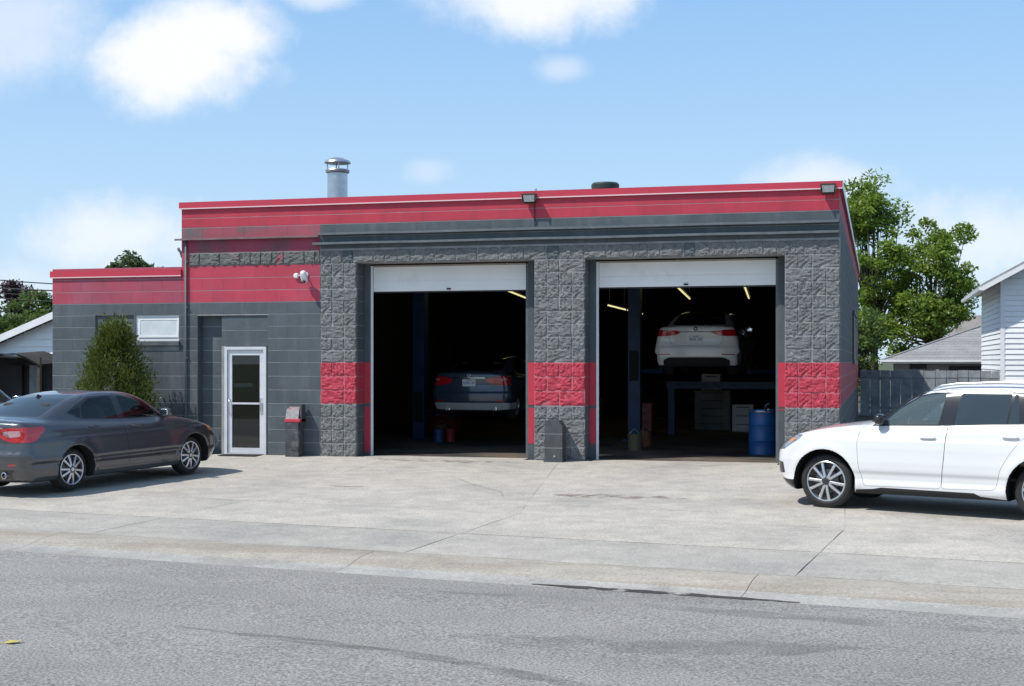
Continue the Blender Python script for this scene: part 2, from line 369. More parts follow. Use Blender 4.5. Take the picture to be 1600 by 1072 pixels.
for i in range(len(JS)-1):
    s0, s1 = JS[i]+.003-.35, JS[i+1]-.003-.35
    A, B = kerb_prof(s0), kerb_prof(s1); n = len(A)
    for (lo_, hi_, nm_, mm_) in ((0, 7, 'kerb_segment', m_kerb), (7, n, 'gutter_segment', m_gut)):
        P_ = A[lo_:hi_]+B[lo_:hi_]; k_ = hi_-lo_
        MB().add(P_, [(k, k+k_, k+k_+1, k+1) for k in range(k_-1)]).build(nm_, mm_, kerb, smooth='auto')
    if 1: MB().add([A[6], B[6], B[7], A[7]], [(0,1,2,3)]).build('gutter_segment', m_gut, kerb)
rd = MB(); vs = []; fs = []
TS = [2.475, 3.2, 4.5, 6.0, 8.0, 10.5, 13.2]
SS = [-300, -60, -30, -15, 0, 15, 30, 60, 300]
def roadz(s, t): return .02*st(max(-60, min(60, s)), 2.475)[1]-.074+.016*min(t-2.475, 5.2)-.012*max(0, t-7.7)
for s in SS:
    for t in TS: vs.append((*st(s, t), roadz(s, t)))
for i in range(len(SS)-1):
    for j in range(len(TS)-1):
        k = i*len(TS)+j; fs.append((k, k+1, k+len(TS)+1, k+len(TS)))
fs = [tuple(reversed(f)) for f in fs]
struct('road', rd.add(vs, fs), m_asph, smooth=True)
vg = MB(); q = [st(-300, 13.2), st(300, 13.2), st(300, 400), st(-300, 400)]
struct('grass_verge', vg.add([(p[0], p[1], -.33) for p in q], [(0,3,2,1)]), m_soil)
# worn seams and tyre scuffs on the road, cracks in the lot
def ribbon(name, pts, w, m, parent, dz=.004, zf=None, wav=.25):
    vs = []; fs = []; n = len(pts)
    P = []
    for i in range(n-1):
        for k in range(8):
            f = k/8; P.append((pts[i][0]+(pts[i+1][0]-pts[i][0])*f, pts[i][1]+(pts[i+1][1]-pts[i][1])*f))
    P.append(pts[-1]); n = len(P)
    for i, p in enumerate(P):
        a, b = P[max(i-1, 0)], P[min(i+1, n-1)]; l = math.hypot(b[0]-a[0], b[1]-a[1]); nx, ny = -(b[1]-a[1])/l, (b[0]-a[0])/l
        e = min(1., .15+3.5*min(i, n-1-i)/n)*w*(1+random.uniform(-wav, wav))/2; o = random.uniform(-.3, .3)*w*wav
        for sg in (-1, 1):
            x, y = p[0]+nx*(sg*e+o), p[1]+ny*(sg*e+o); vs.append((x, y, zf(x, y)+dz))
    for i in range(n-1): fs.append((2*i, 2*i+2, 2*i+3, 2*i+1))
    o = MB().add(vs, fs).build(name, m, parent)
    return o
def rz_(x, y):
    dx, dy = x, y+9.01; return roadz(dx*E[0]+dy*E[1], dx*NN[0]+dy*NN[1])
road = bpy.data.objects['road']
m_scuff = mat('tyre_scuff', (.135, .135, .137), .8, alpha=(3.2, .35, .75, .62), stretch=((.5, 2.5, 1), R(14)), speck=.35, sscale=62)
m_tar = mat('gutter_silt', (.045, .042, .038), .85, alpha=(5., .34, .50, .95), var=.3)
m_patch = mat('worn_asphalt', (.17, .17, .172), .85, alpha=(1.6, .40, .8, .5), speck=.4, sscale=62)
ribbon('tyre_scuff', [(1.2,-14.85),(2.3,-15.05),(3.6,-15.42),(4.6,-15.9),(5.4,-16.4)], .17, m_scuff, road, zf=rz_)
ribbon('worn_patch', [(3.4,-14.55),(4.4,-14.6),(5.6,-14.4),(6.5,-14.1)], .55, m_patch, road, zf=rz_, dz=.003)
ribbon('worn_patch', [(2.6,-12.5),(4.4,-12.72),(6.5,-12.98),(9,-13.2)], .30, m_patch, road, zf=rz_, dz=.003)
ribbon('gutter_silt', [(3.35,-11.80),(4.0,-11.9),(4.9,-12.0),(5.9,-12.14)], .13, m_tar, kerb, zf=lambda x, y: .02*y-.0755, dz=.004)
m_crack = mat('crack', (.06, .055, .05), .95)
m_crusty = mat('rusty_stain', (.20, .15, .12), .9, alpha=(4., .45, .7, .7))
for pts, w in (([(-1.65,-4.80),(-1.42,-4.9),(-1.2,-4.86),(-.95,-4.84)], .022), ([(2.5,-5.2),(2.8,-5.25),(3.05,-5.18)], .02), ([(-.2,-3.1),(.5,-4.2),(1.2,-5.1),(1.5,-6.0)], .006), ([(2.9,-6.2),(3.6,-6.6),(4.9,-6.7)], .006), ([(-3.2,-6.6),(-2.2,-6.9),(-.9,-6.7)], .007)):
    ribbon('crack', pts, w, m_crack, lot, zf=lambda x, y: lotz(y), dz=.003, wav=.5)
ribbon('rusty_stain', [(2.0,-5.2),(2.8,-5.25),(4.0,-5.35)], .5, m_crusty, lot, zf=lambda x, y: lotz(y), dz=.002)
ribbon('oil_stain', [(-2.5,-.35),(-1.2,-.5),(.2,-.45)], .5, m_crusty, lot, zf=lambda x, y: lotz(y), dz=.002)

# ------------------------------------------------------------------ the shop
shop = thing('auto_repair_shop', 'low dark grey block garage with red bands and two open service bays', 'building')
ROWS = [0, .2525, .505, .7575, 1.01, 1.277, 1.543, 1.81, 2.046, 2.283, 2.519, 2.755, 2.991, 3.23, 3.475, 3.715, 3.97, 4.23, 4.475, 4.665, 4.853]
def smooth_block():
    b = .006; mb = MB()
    # unit block, x and z in 0..1 scaled by the object; face bulges softly at the arrises
    e = .004; e2 = .02
    vs = [(0,.05,0),(1,.05,0),(1,.05,1),(0,.05,1),(0,.0015,0),(1,.0015,0),(1,.0015,1),(0,.0015,1),(e,0,e2),(1-e,0,e2),(1-e,0,1-e2),(e,0,1-e2)]
    fs = [(8,9,10,11),(4,5,9,8),(5,6,10,9),(6,7,11,10),(7,4,8,11),(0,1,5,4),(1,2,6,5),(2,3,7,6),(3,0,4,7)]
    me = bpy.data.meshes.new('block'); me.from_pydata(vs, [], fs); return me
SMOOTH = {}
def smooth_mesh(m):
    if m.name not in SMOOTH:
        me = smooth_block(); me.materials.append(m); SMOOTH[m.name] = me
    return SMOOTH[m.name]
def rock_mesh(m, seed):
    rng = np.random.RandomState(seed); n = 9
    base = rng.rand(4, 4)
    fld = np.zeros((n, n))
    for oct_, amp in ((3, .45), (5, .35), (8, .75)):
        gq = rng.rand(oct_+1, oct_+1); xs = np.linspace(0, oct_-1e-6, n); xi = xs.astype(int); xf = xs-xi
        r0 = gq[xi][:, xi]*(1-xf)[None]+gq[xi][:, xi+1]*xf[None]; r1 = gq[xi+1][:, xi]*(1-xf)[None]+gq[xi+1][:, xi+1]*xf[None]
        fld += amp*(r0*(1-xf)[:, None]+r1*xf[:, None])
    fld -= fld.min(); fld /= fld.max()
    vs = []; fs = []
    cs = np.concatenate([[0.012], np.linspace(.07, .93, n-2), [.988]])
    for j in range(n):
        for i in range(n):
            edge = i in (0, n-1) or j in (0, n-1)
            d = -.007 if edge else -(.006+.030*fld[j, i])
            jx, jz = (0, 0) if edge else rng.uniform(-.03, .03, 2)
            vs.append((cs[i]+jx, d, cs[j]+jz))
    for j in range(n-1):
        for i in range(n-1):
            k = j*n+i
            if (i+j+seed) % 2: fs += [(k, k+1, k+n+1), (k, k+n+1, k+n)]
            else: fs += [(k, k+1, k+n), (k+1, k+n+1, k+n)]
    o = len(vs); vs += [(.012,.05,.012),(.988,.05,.012),(.988,.05,.988),(.012,.05,.988)]
    fs += [(0, o, o+1, n-1)[::-1] if False else (o, o+1, n-1, 0), (o+1, o+2, n*n-1, n-1), (o+2, o+3, n*(n-1), n*n-1), (o+3, o, 0, n*(n-1))]
    me = bpy.data.meshes.new('split_face_block'); me.from_pydata(vs, [], fs); me.materials.append(m); return me
ROCKS = {}
def rock_of(m):
    if m.name not in ROCKS: ROCKS[m.name] = [rock_mesh(m, 11+k) for k in range(7)]
    return random.choice(ROCKS[m.name])
def place(me, name, parent, x, z, w, h, y=0., gx=.0012, gz=.009):
    o = bpy.data.objects.new(name, me); COL.objects.link(o); o.parent = parent
    o.location = (x+gx/2, y, z+gz/2); o.scale = (w-gx, 1, h-gz)
    return o
def block_rows(parent, x0, x1, z_lo, z_hi, mfun, bw=.455, holes=(), y=0., phase=0):
    for r in range(len(ROWS)-1):
        z0, z1 = ROWS[r], ROWS[r+1]
        zc = (z0+z1)/2
        if zc < z_lo or zc > z_hi: continue
        x = x0-(bw/2 if (r+phase) % 2 else 0)
        while x < x1-.02:
            segs = [(max(x, x0), min(x+bw, x1))]
            for (hx0, hx1, hz0, hz1) in holes:
                if hz0 < zc < hz1:
                    ns = []
                    for (p, q) in segs:
                        if hx1 <= p or hx0 >= q: ns.append((p, q)); continue
                        if p < hx0: ns.append((p, hx0))
                        if q > hx1: ns.append((hx1, q))
                    segs = ns
            for (p, q) in segs:
                if q-p > .03: place(smooth_mesh(mfun(p, zc)), 'block', parent, p, z0, q-p, z1-z0, y)
            x += bw
BK = .0030     # the mortar plane lies this far behind the block faces
# --- office wing: x -9.72 .. -6.80
wing = MB().box(-9.72, -6.80, BK, .2, -.05, 3.53)
wing.box(-9.72, -9.52, .2, 14, -.05, 3.53).box(-9.52, -6.8, 13.8, 14, -.05, 3.53)
# openings are cut by building the wall round them
def wall_with_holes(x0, x1, z0, z1, holes, y0, y1):
    mb = MB(); xs = sorted({x0, x1, *[h[0] for h in holes], *[h[1] for h in holes]}); 
    for i in range(len(xs)-1):
        zc = z0
        hs = sorted([h for h in holes if h[0] <= xs[i]+1e-6 and h[1] >= xs[i+1]-1e-6], key=lambda h: h[2])
        for h in hs:
            if h[2] > zc+1e-4: mb.box(xs[i], xs[i+1], y0, y1, zc, h[2])
            zc = h[3]
        if z1 > zc+1e-4: mb.box(xs[i], xs[i+1], y0, y1, zc, z1)
    return mb
WIN = (-7.83, -6.86, 2.15, 2.755); BLIND = (-8.74, -7.86, 2.15, 2.755)
wing = wall_with_holes(-9.72, -6.80, -.05, 3.53, [WIN, (-8.74, -7.86, 2.283, 2.755)], BK, .2)
wing.box(-9.72, -9.52, .2, 14, -.05, 3.53).box(-9.52, -6.8, 13.8, 14, -.05, 3.53)
wing = wing.build('wing_wall', m_sunmortar, shop)
wm = lambda x, z: m_redold if z > 2.99 else m_grey
block_rows(wing, -9.72, -6.80, 0, 3.6, wm, holes=[WIN, (-8.74, -7.86, 2.283, 2.755)])
# the bricked-up window panel sits 4 cm back
wp = MB().box(-8.74, -7.86, .045, .06, 2.283, 2.755).build('infill_panel', m_grey, shop)
for (z0, z1) in ((2.283, 2.519), (2.519, 2.755)):
    for (p, q) in ((-8.74, -8.3), (-8.3, -7.86)): place(smooth_mesh(m_grey), 'block', wp, p, z0, q-p, z1-z0, y=.038)
MB().box(-9.4, -6.8, .2, 13.8, 3.36, 3.42).build('wing_roof', m_dark, shop)
cap = MB().box(-9.76, -6.80, -.035, .24, 3.53, 3.665); cap = cap.build('parapet_cap', m_flash, shop)
MB().box(-9.76, -6.80, -.043, -.036, 3.522, 3.541).build('drip_edge', mat('drip_edge', (.75,.55,.57), .4), cap)
# hopper window with its pane tilted open
win = MB()
x0, x1, z0, z1 = WIN; fr = .055
win.box(x0, x1, .03, .09, z0+.09, z0+.09+fr).box(x0, x1, .03, .09, z1-fr, z1).box(x0, x0+fr, .03, .09, z0+.09+fr, z1-fr).box(x1-fr, x1, .03, .09, z0+.09+fr, z1-fr)
win = win.build('hopper_window', m_white, shop)
sash = MB(); sx0, sx1, sz0, sz1 = x0+fr, x1-.02, z0+.155, z1-fr-.005
def tilt(mb, zb, a):
    ca, sa = math.cos(a), math.sin(a); mb.v = [(x, .03+(y-.03)*ca-(z-zb)*sa*-1*-1, zb+(z-zb)*ca+(y-.03)*sa) for (x, y, z) in mb.v]; return mb
for bx in ((sx0, sx1, sz0, sz0+.045), (sx0, sx1, sz1-.04, sz1), (sx0, sx0+.04, sz0+.045, sz1-.04), (sx1-.04, sx1, sz0+.045, sz1-.04)):
    sash.box(bx[0], bx[1], .015, .035, bx[2], bx[3])
sash = tilt(sash, sz0, R(-3)).build('sash', m_white, win)
tilt(MB().box(sx0+.04, sx1-.04, .022, .028, sz0+.045, sz1-.04), sz0, R(-3)).build('pane', m_frost, win)
MB().box(x0+.01, x1-.01, .12, .14, z0+.1, z1).build('blind', m_frost, win)
MB().bbox(-7.88, -6.83, -.06, .05, 2.14, 2.235, .008).build('sill', m_steel, win)
# --- front wall between the wing and the first pier, with the filled-in door recess
REC = (-6.46, -5.94, -.05, 2.735); DOORB = (-5.94, -4.94, -.05, 2.735)
front = wall_with_holes(-6.80, -3.835, -.05, 4.853, [REC, (-5.94, -4.94, -.05, 2.735)], BK, .2).build('front_wall', m_sunmortar, shop)
def fm(x, z):
    if z < 2.99: return m_grey
    if z < 3.715: return m_redmid
    if z < 4.23: return m_fadeshade
    if z < 4.475: return m_fade2
    return m_red
block_rows(front, -6.80, -3.835, 0, 3.72, fm, holes=[REC, DOORB], phase=1)
block_rows(front, -6.80, -3.835, 3.98, 4.47, fm, phase=1)
x = -6.62
place(smooth_mesh(m_fade2), 'block', front, -6.80, 3.715, .18, .255)
while x < -3.9:
    w = random.choice((.22, .24, .44)); w = min(w, -3.835-x)
    if -3.835-(x+w) < .1: w = -3.835-x
    place(rock_of(m_rockworn), 'split_face_block', front, x, 3.715, w, .255); x += w
rec = MB().box(-6.46, -5.94, .2+BK, .3, -.05, 2.735).build('recess_wall', m_sunmortar, shop)
MB().box(-6.47, -6.455, .03, .3, 0, 2.735).build('recess_reveal', m_grey, rec)
block_rows(rec, -6.455, -5.94, 0, 2.74, lambda x, z: m_grey, y=.2, bw=.52)
dh = MB().box(-5.94, -4.94, .03+BK, .2, 2.13, 2.735).box(-5.945, -5.86, .03+BK, .3, -.05, 2.13).build('door_head_wall', m_sunmortar, shop)
for (z0, z1) in ((2.13, 2.44), (2.44, 2.735)): place(smooth_mesh(m_grey), 'block', dh, -5.94, z0, 1.0, z1-z0, y=.03)
# glazed entrance door
DX0, DX1, DZ1 = -5.868, -4.978, 2.118
fr = MB()
fr.box(DX0, DX0+.055, .0, .12, 0.004, DZ1).box(DX1-.055, DX1, .0, .12, 0.004, DZ1).box(DX0+.055, DX1-.055, .0, .12, DZ1-.06, DZ1).box(DX0+.055, DX1-.055, .01, .12, .004, .03)
door = fr.build('entrance_door', m_aluw, shop)
a0, a1 = DX0+.062, DX1-.062
lf = MB().box(a0, a0+.085, .035, .08, .035, 2.05).box(a1-.085, a1, .035, .08, .035, 2.05).box(a0+.085, a1-.085, .035, .08, .035, .13).box(a0+.085, a1-.085, .035, .08, 1.95, 2.05)
lf.box(a0+.085, a1-.085, .03, .075, .985, 1.02).build('leaf', m_aluw, door)
MB().box(a0+.085, a1-.085, .052, .06, .13, .985).build('pane', m_glass, door)
MB().box(a0+.085, a1-.085, .052, .06, 1.02, 1.95).build('pane', m_glass, door)
hd = MB().tube([(a1-.04, .035, .86), (a1-.04, -.02, .87), (a1-.04, -.025, .98), (a1-.04, -.02, 1.1), (a1-.04, .035, 1.11)], .011, 8); hd.box(a1-.075, a1-.01, .022, .036, .80, 1.02)
hd.build('handle', m_alu, door, smooth='auto')
MB().tube([(a0+.04, .035, .80), (a0+.04, .0, .81), (a0+.04, -.005, .93), (a0+.04, .0, 1.07), (a0+.04, .035, 1.08)], .010, 8).build('pull', m_alu, door, smooth=True)
MB().box(-5.72, -5.3, .085, .095, 1.33, 1.40).build('notice', m_white, door)
MB().box(-5.8, -5.02, -.42, -.02, .002, .014).build('doormat_base', m_dark, door)
# office behind the door
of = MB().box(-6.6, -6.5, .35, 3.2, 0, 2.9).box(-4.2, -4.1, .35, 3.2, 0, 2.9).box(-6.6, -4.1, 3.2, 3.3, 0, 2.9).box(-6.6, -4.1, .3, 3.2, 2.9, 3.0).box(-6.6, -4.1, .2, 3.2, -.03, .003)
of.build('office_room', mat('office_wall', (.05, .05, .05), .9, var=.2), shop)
# --- piers of split-face block
def pier(x0, x1, n):
    p = MB().box(x0+.004, x1-.004, -.0085, .395, -.05, 3.715).build('pier', m_sunmortar, shop)
    w = (x1-x0)/n
    MB().box(x0+.005, x1-.005, -.0095, -.0086, 1.012, 1.808).build('sunlit_red_mortar', m_sunredmortar, p)
    for r in range(15):
        z0, z1 = ROWS[r], ROWS[r+1]; m = m_rockred if 1.0 < z0 < 1.7 else m_rock
        i = 0
        while i < n:
            k = 2 if (random.random() < .22 and i < n-1) else 1
            place(rock_of(m), 'split_face_block', p, x0+i*w, z0, w*k, z1-z0); i += k
        sm = m_red if 1.0 < z0 < 1.7 else m_grey
        for (sx, sgn) in ((x1, 1), (x0, -1)):           # smooth return faces of the pier
            o = place(smooth_mesh(sm), 'block', p, 0, z0, .33, z1-z0)
            o.rotation_euler = (0, 0, R(90*sgn)); o.location = (sx, .055 if sgn > 0 else .395, z0+.0035)
    return p
pier(-3.827, -3.088, 3); pier(.429, 1.385, 4); pier(4.984, 5.935, 4)
# set-back strips either side of the bays, painted like the piers
def strip(x0, x1, low_red):
    s = MB().box(x0, x1, .40, .52, -.05, 3.72).build('jamb', m_grey, shop)
    MB().box(x0+.002, x1-.002, .394, .41, 1.01, 1.81).build('red_band', m_red, s)
    MB().box(x0+.002, x1-.002, .3955, .41, low_red, .95).build('red_patch', m_red, s)
strip(-3.088, -2.955, .06); strip(.205, .429, .28); strip(1.385, 1.51, .3); strip(4.845, 4.984, 1.0-.03)
# --- lintel course, cornice bands and parapet of the main block
lint = MB().box(-3.835, 5.93, -.0075, .5, 3.72, 4.0).build('lintel', m_sunmortar, shop)
x = -3.827
while x < 5.9:
    w = random.choice((.22, .24, .26, .42)); w = min(w, 5.93-x)
    if 5.93-(x+w) < .12: w = 5.93-x
    place(rock_of(m_rock if random.random() < .85 else m_grey), 'split_face_block', lint, x, 3.715, w, .255); x += w
up = MB().box(-3.835, 5.93, BK, .2, 4.0, 4.853).build('upper_wall', m_sunmortar, shop)
block_rows(up, -3.835, 5.93, 3.98, 4.47, lambda x, z: m_grey, bw=.62)
par = MB().box(-6.795, -6.79, .02, .2, 4.5, 4.6).build('parapet', m_sunmortar, shop)
block_rows(par, -6.80, 5.93, 4.48, 4.85, lambda x, z: m_red, bw=.84)
cap = MB().box(-6.84, 5.975, -.04, .24, 4.853, 4.985).box(5.70, 5.975, .24, 24.0, 4.853, 4.985).build('parapet_cap', m_flash, shop)
MB().box(-6.84, 5.975, -.049, -.041, 4.845, 4.866).build('drip_edge', MATS['drip_edge'], cap)
MB().box(5.977, 5.99, -.049, 24.0, 4.84, 4.99).build('drip_edge', m_galv, cap)
def channel(name, x0, x1, z, d, m, lip=.035):
    mb = MB(); seg = 9; vs = []
    for i in range(seg+1):
        x = x0+(x1-x0)*i/seg; w = .004*math.sin(i*2.1)
        vs += [(x, -.0015, z+.022+w), (x, -d, z+.012+w), (x, -d-.004, z-lip+w), (x, -d+.010, z-lip-.004+w), (x, -d+.012, z-.006+w), (x, -.0015, z-.004+w)]
    fs = []
    for i in range(seg):
        for k in range(6): fs.append((6*i+k, 6*i+(k+1) % 6, 6*i+6+(k+1) % 6, 6*i+6+k))
    fs += [tuple(range(5, -1, -1)), tuple(6*seg+k for k in range(6))]
    return mb.add(vs, [f[::-1] for f in fs]).build(name, m, shop)
channel('steel_ledge', -6.90, -3.84, 4.245, .11, m_steelred, .02)
channel('steel_ledge', -3.835, 5.92, 4.29, .10, m_steel, .03)
channel('steel_ledge', -3.95, 5.92, 4.105, .125, m_steel, .03)
# side and back walls, roof, and the shop floor
m_side = mat('side_block', (.060, .072, .081), .7, var=.2, vscale=.6, bump=.003, bscale=30)
m_sidered = mat('side_block_red', (.36, .03, .055), .65, var=.2, vscale=.6, bump=.003, bscale=30)
sw = MB().box(5.73, 5.925, .22, 24.0, -.1, 1.01).box(5.73, 5.925, .22, 24, 1.81, 4.47).box(-6.8, 5.73, 23.8, 24, -.1, 4.85).box(-6.8, -6.6, 14, 23.8, -.1, 4.85).box(-6.8, -6.6, .2, 14, 3.3, 4.85)
sw = sw.build('side_wall', m_side, shop)
MB().box(5.73, 5.927, .22, 24.0, 1.01, 1.81).box(5.73, 5.927, .22, 24.0, 4.47, 4.852).build('red_band', m_sidered, sw)
for z in ROWS[1:18]: MB().box(5.9275, 5.9305, .03, 24.0, z-.006, z+.006).build('bed_joint', m_sunmortar, sw)
sd = MB().box(5.9, 5.96, 13.0, 17.5, 1.85, 3.1).build('side_window', m_black, shop)
MB().box(5.93, 5.99, 12.8, 17.7, 3.1, 3.18).box(5.93, 5.99, 12.8, 17.7, 1.76, 1.85).build('window_frame', m_steel, sd)
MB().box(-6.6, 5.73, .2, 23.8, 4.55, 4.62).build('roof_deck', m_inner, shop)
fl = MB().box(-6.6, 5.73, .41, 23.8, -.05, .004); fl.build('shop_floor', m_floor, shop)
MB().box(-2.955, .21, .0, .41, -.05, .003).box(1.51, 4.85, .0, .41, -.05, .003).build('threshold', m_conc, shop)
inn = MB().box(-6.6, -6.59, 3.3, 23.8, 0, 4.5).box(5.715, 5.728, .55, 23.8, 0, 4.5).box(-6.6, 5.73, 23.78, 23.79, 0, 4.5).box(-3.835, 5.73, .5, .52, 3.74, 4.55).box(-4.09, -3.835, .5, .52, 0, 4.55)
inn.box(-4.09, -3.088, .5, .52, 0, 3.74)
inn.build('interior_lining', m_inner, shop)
# rolled-up sectional doors: the last leaf still hangs in the head of each bay
def bay(x0, x1, zb, tilt_):
    d = MB(); 
    vs = []
    for (z, y) in ((zb, .455), (zb+.03, .45), (zb+.20, .45), (zb+.205, .457), (zb+.215, .457), (zb+.22, .45), (3.66, .45), (3.66, .49), (zb, .49)):
        vs.append((z, y))
    n = len(vs); V = [(x, y, z+(tilt_ if x == x1 and z < 3.6 else 0)) for x in (x0, x1) for (z, y) in vs]
    d.add(V, [(k, (k+1) % n, (k+1) % n+n, k+n)[::-1] for k in range(n)]+[tuple(range(n)), tuple(range(2*n-1, n-1, -1))])
    d = d.build('overhead_door', m_whitedoor, shop)
    MB().box(x0, x1, .452, .488, zb-.028, zb-.001).build('bottom_seal', m_dark, d)
    MB().box((x0+x1)/2-.04, (x0+x1)/2+.04, .43, .45, zb+.02, zb+.05).build('handle', m_dark, d)
    for x in (x0-.045, x1+.002):
        MB().box(x, x+.043, .405, .44, 0, 3.68).build('track', m_white if x < (x0+x1)/2 else m_steel, d)
    MB().box(x0, x1, .42, .449, 3.662, 3.69).build('head_trim', mat('head_trim', (.33, .29, .25), .6), d)
bay(-2.905, .16, 3.185, -.012); bay(1.56, 4.80, 3.205, .004)
# --- fittings on the building
fl1 = lambda x: None
def floodlight(x, z, label):
    t = thing('floodlight', label, 'light', (x, -.01, z), 0, 'floodlights on the parapet')
    b = MB(); vs = [(-.125, -.20, .075), (.125, -.20, .075), (.125, -.05, .095), (-.125, -.05, .095), (-.105, -.15, -.075), (.105, -.15, -.075), (.105, -.03, -.085), (-.105, -.03, -.085)]
    b.add(vs, [(0,1,2,3),(7,6,5,4),(1,5,6,2),(0,3,7,4),(3,2,6,7)]); b.box(-.04, .04, -.05, -.035, -.06, .05)
    hs = b.build('housing', mat('lamp_housing', (.05, .045, .035), .5, var=.2, vscale=20), t)
    MB().add([(-.11, -.192, .06), (.11, -.192, .06), (.096, -.155, -.06), (-.096, -.155, -.06)], [(0,3,2,1)]).build('lens', mat('lamp_lens', (.55, .57, .55), .15, var=.2, vscale=30), t)
    MB().box(-.135, .135, -.215, -.19, .065, .085).box(-.13, -.118, -.20, -.1, -.05, .08).box(.118, .13, -.20, -.1, -.05, .08).build('hood', MATS['lamp_housing'], t)
    MB().tube([(0, -.035, .03), (0, .01, .04)], .035, 10).build('bracket', MATS['lamp_housing'], t)
    if x < 3: MB().tube([(.07, -.008, -.1), (.07, -.008, -.50)], .008, 6).build('cable', m_dark, t)
floodlight(.37, 4.83, 'small dark floodlight on the red parapet between the two bays')
floodlight(5.74, 4.835, 'small dark floodlight at the right end of the red parapet')
cm = thing('security_camera', 'white bullet camera on the red band left of the first pier', 'camera', (-4.13, -.002, 3.51))
MB().lathe([(0.001, 0), (.05, 0), (.05, -.02), (.02, -.03), (.001, -.03)], 14, 'y').build('mount', m_white, cm, smooth='auto')
MB().tube([(0, -.02, 0), (.0, -.1, .02), (.005, -.12, -.01)], .014, 8).build('bracket', m_white, cm, smooth=True)
q = Matrix.Rotation(R(-62), 3, 'X') @ Matrix.Rotation(R(12), 3, 'Y')
MB().blob((.02, -.15, -.05), (.058, .125, .055), 3.5, rot=q).build('camera_body', m_white, cm, smooth=True)
MB().blob((.03, -.19, -.15), (.042, .02, .04), 3, rot=q).build('lens_hood', m_black, cm, smooth=True)
jb = thing('junction_box', 'small white conduit box beside the security camera', 'box', (-4.33, -.002, 3.49))
MB().lathe([(.001, 0), (.055, 0), (.05, -.04), (.035, -.055), (.001, -.055)], 12, 'y').build('cover', m_white, jb, smooth='auto')
MB().tube([(.05, -.02, .0), (.16, -.02, .01)], .008, 6).build('cable', m_white, jb)
dp = thing('downpipe', 'thin dark conduit running down the wall beside the window', 'pipe', (-6.69, -.005, 0))
MB().tube([(0, -.03, .05), (0, -.03, 4.22)], .022, 10).build('pipe', m_steel, dp, smooth=True)
for z in (.9, 1.9, 2.9, 3.8): MB().box(-.045, .045, -.04, .003, z-.015, z+.015).build('clip', m_steel, dp)
hp = thing('hooked_pipe', 'short dark bent pipe at the left top corner of the main block', 'pipe', (-6.81, .05, 3.95))
MB().tube([(0, 0, -.05), (-.03, -.01, .05), (-.07, -.02, .1), (-.08, -.02, .14)], .028, 8).build('pipe', m_steel, hp, smooth=True)
flue = thing('flue_pipe', 'shiny metal flue with a round rain cap on the roof', 'chimney', (-4.54, 2.6, 4.6)); flue.scale = (1.13, 1.13, 1.11)
MB().lathe([(.19, 0), (.19, 1.16), (.18, 1.17)], 28).build('pipe', m_galv, flue, smooth='auto')
MB().lathe([(.18, 1.10), (.22, 1.12), (.23, 1.16), (.22, 1.18), (.18, 1.18)], 28).build('storm_collar', m_galv, flue, smooth='auto')
for k in range(4):
    t_ = k*math.pi/2+.5; MB().tube([(.18*math.cos(t_), .18*math.sin(t_), 1.16), (.2*math.cos(t_), .2*math.sin(t_), 1.31)], .012, 6).build('strut', m_galv, flue)
MB().lathe([(.001, 1.41), (.12, 1.40), (.235, 1.345), (.25, 1.305), (.235, 1.30), (.001, 1.32)], 28).build('rain_cap', m_galv, flue, smooth='auto')
rv = thing('roof_vent', 'low dark mushroom vent showing above the red parapet', 'vent', (1.53, 1.2, 4.71))
MB().lathe([(.16, 0), (.16, .42)], 20).build('neck', m_steel, rv, smooth=True)
MB().lathe([(.16, .40), (.265, .41), (.27, .50), (.24, .535), (.001, .55)], 24).build('vent_cap', mat('vent_paint', (.03, .045, .045), .5), rv, smooth='auto')
sp = thing('stub_pipe', 'tiny grey vent stub on the parapet above the middle floodlight', 'pipe', (.42, .15, 4.98))
MB().tube([(0, 0, -.02), (0, 0, .07)], .02, 8).build('pipe', m_galv, sp, smooth='auto')
# guard at the foot of the middle pier and the ash bin beside the entrance
gd = thing('pier_guard', 'dark painted steel guard with a slanted top at the middle pier', 'guard', (.865, -.045, 0))
pr = [(-.165, 0), (.165, 0), (.165, .66), (.10, .765), (-.10, .775), (-.165, .73)]
MB().prism([(x, z-.015) for x, z in pr], -.27, .0, 'y').build('shell', mat('guard_paint', (.062, .066, .070), .55, var=.22, vscale=7, bump=.002, bscale=30, bump2=.004, b2scale=6), gd)
MB().box(-.166, .166, -.275, -.268, .245, .255).build('seam', m_sunmortar, gd); MB().box(-.166, .166, -.275, -.268, .50, .51).build('seam', m_sunmortar, gd)
MB().box(-.18, .18, -.29, .01, -.015, .03).build('foot_plate', MATS['guard_paint'], gd)
MB().lathe([(.001, -.012), (.016, -.012), (.016, 0), (.001, 0)], 10, 'y', (.02, -.27, .1)).build('bolt', m_alu, gd)
ab = thing('ash_bin', 'tall narrow dark metal bin with a red collar beside the entrance door', 'bin', (-4.295, -.03, 0))
m_bin = mat('bin_paint', (.055, .06, .064), .5, var=.3, vscale=9, bump=.001, bscale=60, col2=(.15, .15, .155), c2scale=5, c2lo=.56, c2hi=.7)
MB().bbox(-.15, .13, -.26, -.01, -.02, .66, .01).build('cabinet', m_bin, ab)
MB().bbox(-.14, .12, -.265, -.245, .12, .52, .006).build('door_panel', m_bin, ab)
MB().bbox(-.156, .17, -.268, .0, .66, .725, .008).build('collar', m_red, ab)
